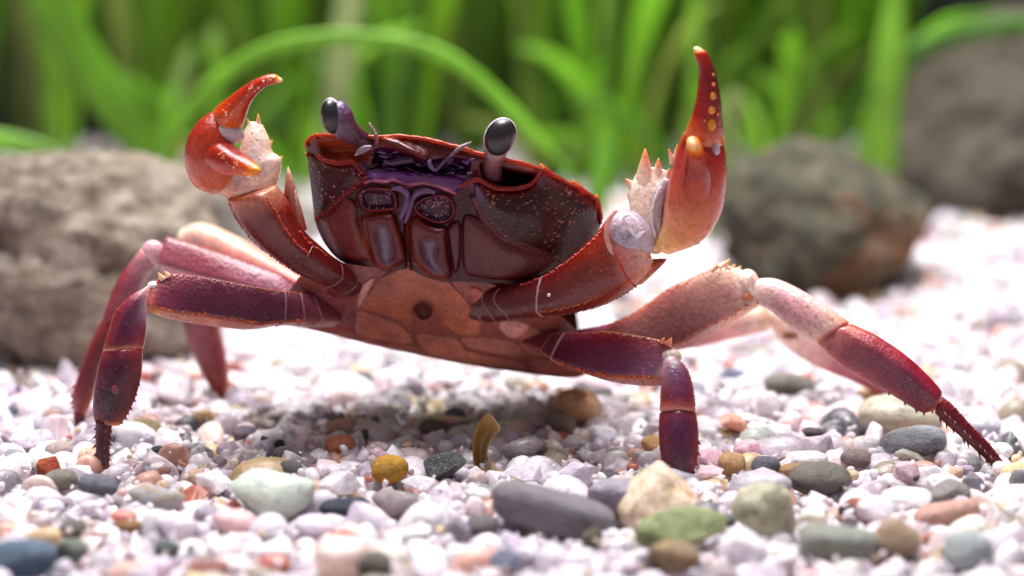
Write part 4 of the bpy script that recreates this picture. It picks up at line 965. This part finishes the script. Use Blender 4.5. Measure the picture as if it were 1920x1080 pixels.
for (x, y, rx, ry) in ((1333, 234, 9, 13), (1334, 207, 7, 8), (1336, 180, 6, 8), (1337, 158, 4, 4), (1337, 140, 2.5, 3), (1321, 226, 2, 2), (1346, 215, 2, 2)):
    yy = np.interp(y, [130, 172, 214, 245], [-1.88, -1.93, -1.96, -1.95]); ellip(mb, P(x, y, yy), [(rx * S0, 0, 0), (0, .05, 0), (0, 0, ry * S0)], lin(226, 140, 56), 2)
mb.build('finger', M_CLAW, arm)

# walking legs ---------------------------------------------------------
def leg(label, segs):
    """segs: list of (part name, stations, colours, options); the first is the leg itself, the others its pieces"""
    root = None
    for name, st, cols, opt in segs:
        mb = MB(); ex = opt.pop('extra', None); L = Loft(mb, st, cols, **opt)
        if ex: ex(mb, L)
        o = mb.build(name if root else 'walking_leg', M_SHELL, root or crab)
        if root is None: root = o; root['label'] = label
    return root
def thorns(mb, L, us, t0, t1, n, ln, c0, c1, r=3.0):
    for u in us:
        for k in range(n):
            t = t0 + (t1 - t0) * (k + random.uniform(.2, .8)) / n; p, nd = L.at(t, u)
            d = L.Tn[int(t * (len(L.Tn) - 1))]; tp = p + (nd + .9 * d) * ln * S0 * random.uniform(.6, 1.2)
            spike(mb, p - nd * .01, tp, r * S0, c0, c1, n=6, rows=4)
def knee(x, y, Y, r, c, k=1.0): return lambda mb: ellip(mb, P(x, y, Y), [(r * S0, 0, 0), (0, r * S0 * .9, 0), (0, 0, r * S0 * k)], c, 3)
def seam(mb, L, t, c=lin(150, 108, 116), r=.015): tube(mb, [L.at(t + .012 * u, u)[0] for u in np.linspace(-.97, .97, 14)], [r] * 14, c, n=6, sub=2)

def ex(mb, L):
    L.beads(-.97, .2, .98, 60, 2.0, lin(214, 96, 66)); L.beads(.42, .2, .97, 60, 2.1, lin(220, 104, 60), .08); L.beads(.6, .2, .9, 40, 1.4, lin(190, 84, 56), .2)
    seam(mb, L, .3); seam(mb, L, .2, lin(160, 110, 110)); seam(mb, L, .12, lin(160, 110, 110)); L.speck(60, 1.1, lin(206, 150, 160), t0=.3)
    spike(mb, P(306, 524, -1.45), P(296, 511, -1.47), 6 * S0, CREAM, lin(240, 170, 90)); spike(mb, P(316, 518, -1.45), P(309, 508, -1.47), 5 * S0, CREAM, lin(240, 170, 90))
    ellip(mb, P(289, 535, -1.42), [(13 * S0, 0, 0), (0, .1, 0), (0, 0, 8 * S0)], lin(226, 200, 200), 3); ellip(mb, P(291, 580, -1.6), [(13 * S0, 0, 0), (0, .06, 0), (0, 0, 9 * S0)], lin(214, 150, 110), 3)
leg('dark purple leg standing in front of the other bent legs', [
    ('upper', [(620, 556, 625, 612, -.3, .2), (575, 550, 582, 613, -.55, .23), (535, 546, 526, 611, -.72, .25), (484, 539, 470, 618, -.9, .28), (424, 527, 424, 615, -1.1, .29), (359, 516, 359, 606, -1.3, .29), (315, 515, 304, 594, -1.4, .26), (288, 532, 274, 580, -1.45, .2)],
     [(0, lin(120, 60, 60), lin(130, 70, 66), lin(150, 82, 66)), (.3, lin(96, 44, 60), lin(92, 40, 58), lin(170, 84, 56)), (.6, lin(130, 62, 82), lin(92, 38, 66), lin(184, 98, 66)), (.9, lin(160, 70, 76), lin(126, 54, 78), lin(206, 130, 90)), (1, lin(206, 150, 140), lin(196, 110, 96), lin(226, 170, 120))], dict(ridge=.42, rk=.75, cap1=.05, extra=ex, tint=lin(150, 90, 110))),
    ('knee_segment', [(270, 541, 285, 545, -1.45, .1), (244, 557, 278, 572, -1.55, .18), (217, 585, 275, 600, -1.62, .21), (201, 631, 274, 627, -1.7, .21), (193, 658, 269, 652, -1.75, .2)],
     [(0, PALE, lin(226, 190, 190), lin(216, 150, 140)), (.3, lin(150, 60, 66), lin(128, 70, 96), lin(206, 190, 206)), (.65, lin(150, 50, 56), lin(88, 32, 62), lin(140, 66, 86)), (.92, lin(160, 60, 60), lin(110, 36, 56), lin(170, 66, 66)), (1, lin(200, 130, 110), lin(190, 126, 110), lin(200, 130, 110))], dict(cap0=.05, cap1=.05, ridge=-.3, rk=.4, extra=lambda mb, L: (L.beads(-.97, .1, .95, 36, 1.5, lin(190, 70, 56)), L.speck(40, .9, lin(206, 150, 170))))),
    ('shin', [(191, 661, 268, 656, -1.76, .2), (181, 700, 265, 704, -1.83, .22), (175, 742, 254, 745, -1.88, .2), (174, 772, 241, 774, -1.91, .16), (177, 789, 226, 796, -1.93, .1)],
     [(0, lin(170, 70, 70), lin(130, 56, 70), lin(170, 74, 70)), (.12, lin(120, 36, 50), lin(74, 26, 50), lin(140, 44, 52)), (.6, lin(96, 28, 48), lin(58, 20, 42), lin(130, 40, 52)), (.92, lin(130, 50, 60), lin(84, 30, 46), lin(150, 66, 60)), (1, lin(214, 150, 110), lin(190, 120, 90), lin(214, 150, 110))], dict(cap0=.04, cap1=.04, ridge=.1, rk=.45, extra=lambda mb, L: (thorns(mb, L, (.98,), .3, .98, 7, 4.5, lin(110, 36, 46), lin(190, 120, 100), 2.4), L.speck(50, 1.2, lin(206, 150, 160)), ellip(mb, L.at(.4, .05)[0], [(6 * S0, 0, .02), (0, .012, 0), (-.02, 0, 8 * S0)], lin(150, 76, 84), 2)))),
    ('claw_tip', [(179, 786, 211, 792, -1.93, .1), (179, 828, 207, 828, -1.96, .09), (181, 862, 205, 862, -1.98, .07), (189, 886, 205, 888, -2.0, .03)],
     [(0, lin(110, 34, 46), lin(80, 26, 46), lin(110, 34, 46)), (.7, lin(110, 34, 46), lin(70, 22, 46), lin(110, 40, 50)), (1, lin(206, 140, 70), lin(196, 120, 60), lin(206, 140, 70))], dict(cap1=.05, extra=lambda mb, L: thorns(mb, L, (-.95, .95, .3), .05, .85, 6, 6, lin(100, 36, 46), lin(170, 110, 90), 2.0)))])
def ex(mb, L):
    L.beads(-.97, .1, .98, 50, 1.9, lin(190, 84, 66)); L.speck(60, 1.2, lin(216, 160, 170))
    ellip(mb, P(287, 476, .45), [(24 * S0, 0, 0), (0, .15, 0), (0, 0, 27 * S0)], lin(214, 178, 184), 3)
leg('mauve bent leg just behind the dark purple leg', [
    ('upper', [(600, 552, 604, 585, .1, .2), (560, 536, 563, 570, .15, .22), (517, 511, 520, 556, .2, .24), (452, 488, 455, 540, .3, .26), (378, 462, 378, 528, .4, .26), (312, 444, 303, 512, .45, .22)],
     [(0, MAR, lin(140, 70, 80), MAR), (.4, lin(150, 64, 70), lin(156, 90, 108), lin(190, 160, 184)), (.8, lin(150, 60, 64), lin(160, 90, 100), lin(170, 110, 120)), (1, lin(140, 56, 58), lin(160, 86, 90), lin(190, 140, 140))], dict(cap1=.03, ridge=.3, rk=.6, extra=ex, tint=lin(190, 140, 160))),
    ('knee_segment', [(264, 466, 292, 502, .45, .15), (243, 493, 270, 530, .44, .18), (219, 526, 256, 560, .4, .19), (201, 571, 234, 582, .36, .19), (192, 597, 217, 600, .35, .18)],
     [(0, lin(206, 150, 150), lin(206, 160, 166), PALE), (.35, lin(150, 64, 66), lin(160, 100, 116), lin(190, 150, 160)), (1, lin(150, 60, 60), lin(150, 66, 66), lin(176, 110, 100))], dict(cap0=.05, cap1=.05)),
    ('shin', [(190, 600, 218, 602, .35, .18), (166, 650, 202, 655, .33, .2), (146, 706, 186, 700, .28, .2), (135, 745, 173, 750, .24, .18), (139, 768, 164, 772, .22, .12)],
     [(0, lin(160, 74, 74), lin(140, 60, 66), lin(150, 66, 70)), (.5, lin(140, 46, 52), lin(122, 40, 52), lin(120, 36, 48)), (1, lin(190, 110, 90), lin(150, 70, 66), lin(206, 130, 100))], dict(cap0=.04, cap1=.05, extra=lambda mb, L: thorns(mb, L, (-.97,), .4, .98, 5, 5, MAR, lin(210, 130, 110)))),
    ('claw_tip', [(138, 766, 161, 772, .22, .1), (138, 788, 160, 792, .2, .08), (142, 806, 157, 808, .2, .05)],
     [(0, MAR, lin(116, 40, 50), MAR), (1, lin(130, 50, 56), lin(120, 44, 50), lin(130, 50, 56))], dict(cap1=.06))])
leg('pale pink hind leg crossing behind the mauve leg', [
    ('upper', [(620, 545, 620, 575, .6, .2), (560, 512, 560, 552, .95, .23), (493, 474, 486, 535, 1.4, .26), (424, 437, 420, 502, 1.9, .27), (375, 418, 362, 482, 2.2, .24), (348, 428, 346, 466, 2.3, .16)],
     [(0, lin(190, 96, 90), lin(206, 120, 110), lin(206, 130, 120)), (.5, lin(226, 176, 160), lin(206, 136, 130), lin(210, 140, 130)), (.85, lin(240, 220, 196), lin(226, 186, 176), lin(220, 170, 160)), (1, lin(244, 232, 214), lin(240, 224, 208), lin(230, 196, 184))], dict(cap1=.1, extra=lambda mb, L: L.beads(-.97, .3, .95, 40, 2, lin(236, 190, 160)))),
    ('knee_segment', [(336, 452, 384, 468, 2.3, .2), (336, 520, 398, 528, 2.3, .22), (343, 600, 412, 605, 2.26, .22)],
     [(0, CREAM, PINK, CREAM), (1, lin(150, 66, 66), lin(170, 110, 116), lin(170, 90, 90))], dict(cap0=.1, cap1=.04)),
    ('shin', [(343, 602, 412, 608, 2.26, .22), (352, 640, 421, 650, 2.24, .23), (369, 682, 428, 690, 2.22, .21), (391, 722, 429, 722, 2.2, .16), (409, 742, 424, 744, 2.2, .08)],
     [(0, lin(130, 50, 60), lin(170, 116, 124), lin(180, 110, 110)), (.5, lin(150, 50, 56), lin(156, 80, 84), lin(170, 70, 66)), (1, lin(170, 66, 56), lin(170, 60, 54), lin(190, 80, 60))], dict(cap0=.03, cap1=.06)),
    ('claw_tip', [(408, 738, 423, 740, 2.2, .07), (412, 750, 422, 752, 2.22, .05), (415, 762, 420, 763, 2.25, .03)], [(0, MAR, MAR, MAR), (1, ORG, ORG, ORG)], dict(cap1=.03))])
def ex(mb, L):
    L.beads(-.96, .2, .95, 52, 1.9, lin(206, 90, 66)); L.beads(.55, .25, .95, 60, 2.2, lin(230, 116, 66), .1); L.beads(.75, .25, .8, 40, 1.5, lin(190, 84, 60), .15)
    seam(mb, L, .3, lin(180, 146, 156), .02); seam(mb, L, .2, lin(170, 110, 110)); L.speck(70, 1.2, lin(206, 150, 160), t0=.3)
    for (bx, by, tx, ty, r) in ((1252, 646, 1260, 633, 7), (1240, 642, 1246, 633, 5)): spike(mb, P(bx, by, -1.7), P(tx, ty, -1.72), r * S0, lin(216, 150, 130), lin(246, 190, 120))
    ellip(mb, P(1258, 668, -1.72), [(20 * S0, 0, -.03), (0, .16, 0), (.03, 0, 14 * S0)], lin(232, 210, 198), 3); ellip(mb, P(1228, 704, -1.88), [(14 * S0, 0, 0), (0, .05, 0), (0, 0, 10 * S0)], lin(206, 140, 112), 3)
leg('front leg bent straight down beside the cream stone', [
    ('upper', [(1000, 612, 992, 650, -.2, .18), (1035, 622, 1032, 660, -.5, .22), (1073, 624, 1066, 688, -.8, .27), (1136, 622, 1136, 713, -1.15, .3), (1198, 630, 1186, 722, -1.45, .3), (1243, 640, 1222, 724, -1.65, .27), (1268, 660, 1242, 723, -1.75, .2)],
     [(0, MAR, MAR, MAR), (.3, lin(120, 48, 54), lin(110, 42, 56), lin(190, 80, 54)), (.6, lin(150, 60, 62), lin(116, 52, 84), lin(196, 104, 76)), (.9, lin(190, 100, 90), lin(160, 110, 140), lin(200, 116, 90)), (1, CREAM, lin(216, 170, 160), lin(206, 130, 106))], dict(ridge=.5, rk=.8, cap1=.06, extra=ex, tint=lin(150, 90, 120))),
    ('knee_segment', [(1243, 684, 1274, 676, -1.82, .13), (1239, 704, 1292, 702, -1.96, .21), (1238, 737, 1301, 737, -2.1, .22), (1237, 769, 1304, 770, -2.2, .21)],
     [(0, PALE, lin(216, 190, 200), lin(190, 140, 150)), (.3, lin(190, 150, 160), lin(150, 110, 140), lin(150, 70, 86)), (.75, lin(150, 56, 60), lin(120, 56, 86), lin(150, 46, 54)), (.93, lin(190, 90, 80), lin(170, 90, 90), lin(160, 50, 50)), (1, lin(206, 150, 140), lin(196, 140, 130), lin(190, 110, 100))], dict(cap0=.08, cap1=.05, extra=lambda mb, L: (L.beads(.97, .1, .95, 34, 1.5, lin(190, 70, 60)), L.speck(50, .9, lin(216, 170, 190))))),
    ('shin', [(1236, 776, 1306, 776, -2.2, .21), (1235, 812, 1310, 814, -2.3, .22), (1239, 853, 1308, 861, -2.4, .2), (1252, 888, 1297, 896, -2.45, .15), (1264, 908, 1288, 912, -2.5, .09)],
     [(0, lin(160, 70, 70), lin(130, 70, 90), lin(170, 60, 60)), (.15, lin(130, 40, 54), lin(96, 52, 84), lin(140, 40, 52)), (.6, lin(120, 34, 48), lin(80, 38, 66), lin(140, 38, 48)), (1, lin(140, 50, 56), lin(110, 36, 52), lin(150, 50, 54))], dict(cap0=.05, cap1=.05, ridge=0, rk=.35, extra=lambda mb, L: (thorns(mb, L, (-.97, .97), .3, .95, 6, 5, MAR, lin(216, 140, 120)), L.speck(60, 1.1, lin(170, 120, 160))))),
    ('claw_tip', [(1263, 905, 1289, 909, -2.5, .09), (1268, 925, 1284, 927, -2.45, .06), (1274, 940, 1280, 941, -2.4, .03)], [(0, MAR, DPUR, MAR), (1, MAR, DPUR, MAR)], dict(cap1=.03))])
def ex(mb, L):
    L.beads(-.96, .15, .95, 60, 2.3, lin(222, 120, 84), .05); L.beads(.62, .3, .98, 50, 2.2, lin(206, 104, 66), .1); L.speck(120, 1.3, lin(216, 150, 140), -.9, .4)
    for (bx, by, tx, ty, r) in ((1352, 502, 1369, 486, 8), (1338, 504, 1346, 494, 6), (1374, 504, 1378, 495, 5), (1382, 506, 1390, 499, 4)): spike(mb, P(bx, by, -.4), P(tx, ty, -.42), r * S0, CREAM, lin(240, 180, 90))
    ellip(mb, P(1402, 530, -.48), [(21 * S0, 0, 0), (0, .2, 0), (0, 0, 26 * S0)], lin(236, 212, 200), 3)
    ellip(mb, P(1404, 556, -.64), [(14 * S0, 0, .03), (0, .06, 0), (-.03, 0, 10 * S0)], lin(206, 140, 112), 3); ellip(mb, P(1425, 562, -.62), [(11 * S0, 0, 0), (0, .08, 0), (0, 0, 9 * S0)], lin(190, 90, 70), 3)
    tube(mb, [P(1411, 512, -.66), P(1405, 522, -.72), P(1406, 540, -.72), P(1412, 552, -.68)], [.03] * 4, lin(240, 226, 216), n=8)
leg('long leg reaching out sideways with pale knee and maroon shin', [
    ('upper', [(1085, 618, 1090, 650, .5, .15), (1120, 612, 1124, 645, .3, .17), (1151, 604, 1156, 652, .1, .22), (1198, 581, 1216, 660, -.0, .27), (1252, 542, 1288, 652, -.15, .3), (1310, 515, 1342, 622, -.3, .3), (1350, 499, 1390, 594, -.4, .27), (1384, 504, 1422, 574, -.45, .22)],
     [(0, PURP, PURP, PURP), (.2, lin(190, 130, 150), lin(140, 66, 76), MAR), (.3, lin(150, 58, 52), lin(124, 48, 52), lin(130, 44, 46)), (.6, lin(180, 92, 72), lin(126, 54, 58), lin(160, 70, 58)), (.85, lin(246, 222, 196), lin(186, 136, 134), lin(216, 160, 130)), (1, lin(244, 220, 196), lin(232, 204, 192), lin(230, 170, 130))], dict(ridge=.6, rk=.5, cap1=.06, extra=ex, amp=.24, tint=lin(214, 180, 176), nr=48)),
    ('knee_segment', [(1414, 524, 1424, 571, -.52, .18), (1450, 523, 1450, 584, -.6, .21), (1495, 541, 1481, 612, -.75, .23), (1544, 570, 1507, 632, -.9, .22), (1592, 604, 1530, 643, -1.0, .2)],
     [(0, lin(238, 216, 210), lin(236, 214, 208), lin(240, 216, 204)), (.4, lin(226, 186, 184), lin(190, 140, 146), lin(236, 212, 206)), (.75, lin(230, 190, 180), lin(206, 164, 166), lin(236, 212, 204)), (.95, lin(226, 160, 130), lin(226, 196, 184), lin(232, 200, 184)), (1, lin(206, 90, 60), lin(196, 96, 76), lin(226, 170, 140))], dict(cap0=.08, cap1=.04, amp=.2, tint=lin(240, 222, 218), extra=lambda mb, L: L.speck(90, 1.0, lin(170, 104, 112), -.6, .6))),
    ('shin', [(1598, 608, 1533, 645, -1.0, .2), (1647, 631, 1580, 688, -1.15, .23), (1696, 664, 1640, 722, -1.3, .22), (1732, 696, 1690, 751, -1.4, .2), (1763, 730, 1728, 773, -1.5, .16), (1766, 745, 1754, 769, -1.53, .1)],
     [(0, lin(206, 90, 66), lin(200, 130, 126), lin(220, 160, 146)), (.15, lin(170, 56, 60), lin(150, 84, 96), lin(196, 120, 124)), (.6, lin(150, 40, 54), lin(122, 64, 86), lin(150, 62, 78)), (.88, lin(140, 36, 48), lin(126, 44, 58), lin(140, 44, 56)), (1, lin(206, 130, 80), lin(196, 110, 70), lin(216, 150, 90))], dict(cap0=.04, cap1=.05, ridge=-.45, rk=.35, extra=lambda mb, L: (thorns(mb, L, (.98,), .45, .98, 5, 6, MAR, lin(210, 130, 110)), L.speck(240, 1.35, lin(196, 146, 160), -.35, .75, .08, .9)), nr=48)),
    ('claw_tip', [(1767, 744, 1754, 775, -1.52, .12), (1790, 763, 1776, 797, -1.6, .11), (1821, 798, 1813, 829, -1.7, .09), (1854, 831, 1847, 860, -1.8, .07), (1884, 869, 1871, 882, -1.9, .03)],
     [(0, lin(130, 34, 46), lin(110, 26, 42), lin(120, 30, 44)), (.9, lin(120, 26, 40), lin(96, 20, 36), lin(110, 26, 40)), (1, lin(190, 90, 80), lin(150, 50, 56), lin(190, 90, 80))], dict(cap1=.03, extra=lambda mb, L: thorns(mb, L, (-.9, 0, .9), .08, .9, 8, 7, lin(110, 26, 38), lin(170, 96, 90), 2.0)))])
leg('cream hind leg showing beneath the long outstretched leg', [
    ('upper', [(1100, 630, 1110, 662, .9, .2), (1200, 612, 1210, 664, 1.2, .23), (1290, 596, 1298, 652, 1.45, .24), (1370, 580, 1372, 634, 1.65, .23), (1430, 574, 1434, 620, 1.8, .2)],
     [(0, PINK, PINK, PINK), (.5, lin(206, 140, 130), lin(214, 150, 146), lin(196, 110, 106)), (.9, CREAM, lin(234, 206, 196), lin(216, 160, 146)), (1, lin(214, 150, 120), CREAM, CREAM)], dict(cap1=.08)),
    ('knee_segment', [(1430, 576, 1442, 604, 1.8, .15), (1474, 588, 1462, 640, 1.85, .19), (1520, 610, 1500, 670, 1.88, .2), (1572, 642, 1550, 696, 1.9, .19)],
     [(0, CREAM, CREAM, CREAM), (.6, lin(238, 214, 200), lin(232, 204, 196), lin(236, 206, 190)), (1, lin(226, 180, 170), lin(214, 160, 160), lin(220, 160, 150))], dict(cap0=.05, cap1=.04, extra=lambda mb, L: ellip(mb, L.at(.42, .1)[0], [(16 * S0, 0, 0), (0, .03, 0), (0, 0, 7 * S0)], lin(150, 90, 60), 2))),
    ('shin', [(1574, 643, 1552, 697, 1.9, .19), (1630, 680, 1612, 722, 1.95, .19), (1690, 722, 1672, 752, 2.0, .15)],
     [(0, lin(214, 150, 160), lin(206, 140, 150), lin(206, 140, 140)), (1, MAR, lin(160, 70, 76), lin(170, 80, 70))], dict(cap0=.03, cap1=.04)),
    ('claw_tip', [(1690, 724, 1674, 750, 2.0, .1), (1708, 742, 1698, 758, 2.05, .07), (1722, 756, 1718, 762, 2.1, .03)], [(0, MAR, MAR, MAR), (1, MAR, MAR, MAR)], dict(cap1=.03))])

# ------------------------------------------------------------------ pebbles
SHAPES = {}
def shape_mesh(kind, i):
    key = (kind, i)
    if key not in SHAPES:
        v, f = hull_chip(200 + i) if kind == 'chip' else stone_shape(3, kind, 40 + i * 7 + len(kind))
        me = bpy.data.meshes.new('pebble'); me.from_pydata((v * S).tolist(), [], f)
        me.polygons.foreach_set('use_smooth', np.full(len(f), kind != 'chip')); me.materials.append(M_PEB); SHAPES[key] = me
    return SHAPES[key]
TAKEN = []
def place(px, py, hw, hh, rot, rgb, kind, mat, label, group=None, deep=None, name='pebble', sink=.62):
    """a stone whose picture is centred on px, py; it rests in the gravel at the depth that puts its foot there"""
    Y, k = locate(px, py, hh, sink); c = P(px, py, Y)
    o = bpy.data.objects.new(name, shape_mesh(kind, random.randrange(6))); col.objects.link(o)
    o.material_slots[0].link = 'OBJECT'; o.material_slots[0].material = mat
    o.location = (c * S).tolist(); dp = (deep or random.uniform(.75, 1.0)) * min(hw, hh * 1.8) * k
    flip = 1 if kind == 'wedge' else random.choice((-1, 1))
    o.scale = (hw * k * flip, dp, hh * k); o.rotation_euler = (0, -math.radians(rot), 0)
    o.color = (*(lin(*rgb) * 1.0), 1)
    TAKEN.append((c[0], c[1], hw * k)); return tag(o, label, 'pebble', group)
for (px, py, hw, hh, rot, rgb, kind, mat, label) in NAMED: place(px, py, hw, hh, rot, rgb, kind, mat, label)
# the other loose pebbles one can pick out in the sharp part of the bed
KINDS = [('milky white pebble lying loose on the gravel bed', (244, 238, 242), M_QTZ, 34), ('pale lilac quartz pebble lying loose on the gravel bed', (222, 210, 226), M_QTZ, 34), ('rose pink pebble lying loose on the gravel bed', (236, 200, 200), M_QTZ, 24),
         ('light grey pebble lying loose on the gravel bed', (176, 170, 178), M_PEB, 22), ('sandy beige pebble lying loose on the gravel bed', (226, 200, 164), M_PEB, 14), ('dark grey pebble lying loose on the gravel bed', (98, 96, 104), M_PEB, 14), ('terracotta pebble lying loose on the gravel bed', (206, 128, 104), M_PEB, 8)]
for label, rgb, mat, n in KINDS:
    done = 0; tries = 0
    while done < n and tries < 3000:
        tries += 1
        py = random.uniform(700, 1075) ** 1.0; px = random.uniform(10, 1910); hw = random.uniform(15, 34) * (0.75 + .5 * (py - 700) / 375); hh = hw * random.uniform(.5, .75)
        Y = ground_z_row(py + hh * .5); k = (Y + 40.6) / FPX; x = (px - 960) * k
        if any((x - a) ** 2 + (Y - b2) ** 2 * .45 < (hw * k + r * .9) ** 2 for a, b2, r in TAKEN): continue
        j = np.clip(np.array(rgb) + np.random.default_rng(tries + n).uniform(-10, 10, 3), 0, 255)
        place(px, py, hw, hh, random.uniform(-15, 15), tuple(j), random.choice(('chip', 'worn', 'worn', 'round')) if mat is M_QTZ else random.choice(('worn', 'round')), mat, label, label.split(' lying')[0] + 's on the gravel', sink=.4); done += 1

# ------------------------------------------------------------------ seed husk and leaf flake
hm, nt, b, _ = nodes_of('husk')
hc = attr(nt, 'Col').outputs['Color']; hc = mixc(nt, 'MULTIPLY', 1.0, hc, ramp(nt, tex(nt, 'noise', 500, detail=5), [(.3, .7), (.7, 1.2)]))
nt.links.new(hc, b.inputs['Base Color']); b.inputs['Roughness'].default_value = .3
def husk(name, outline, Y, bulge, c0, c1, label, cat, tilt=0.0):
    """a thin curved shell; outline rows are (left x, right x, row)"""
    out = np.array(outline, float); n = 28; m = 14; K = catmull(out, np.linspace(0, len(out) - 1, n)); V = []; C = []
    for lay in (0, 1):
        for i, (a, b2, y) in enumerate(K):
            for j in range(m):
                w = j / (m - 1); x = a + (b2 - a) * w
                dep = bulge * (1 - (2 * w - 1) ** 2) * math.sin(math.pi * (.08 + .84 * i / (n - 1)))
                V.append(P(x, y, Y + tilt * (i / (n - 1) - .5) + dep + lay * .03)); C.append(c0 * (1 - w) + c1 * w)
    f = grid_faces(n, m); N = n * m; F = f + [tuple(q + N for q in reversed(t)) for t in f]
    ring = [i for i in range(m)] + [i * m + m - 1 for i in range(1, n)] + [(n - 1) * m + j for j in range(m - 2, -1, -1)] + [i * m for i in range(n - 2, 0, -1)]
    for a, b2 in zip(ring, ring[1:] + ring[:1]): F.append((a, a + N, b2 + N, b2))
    V = np.array(V); mb = MB(); mb.add(V, F, np.array(C)); o = mb.build(name, hm, origin=V.mean(0) * np.array([1, 1, 0]))
    return tag(o, label, cat)
husk('seed_husk', [(914, 917, 774), (900, 930, 788), (892, 938, 806), (887, 922, 826), (886, 914, 850), (890, 922, 876), (902, 934, 905)], -2.15, .34, lin(164, 122, 52), lin(222, 198, 146), 'curled amber seed husk standing upright in the gravel', 'husk')
husk('leaf_flake', [(915, 922, 1018), (850, 920, 1030), (800, 900, 1048), (770, 860, 1066), (750, 820, 1084)], -4.6, .2, lin(214, 176, 112), lin(196, 150, 90), 'tan curled leaf flake lying on the gravel', 'leaf', tilt=-.9)
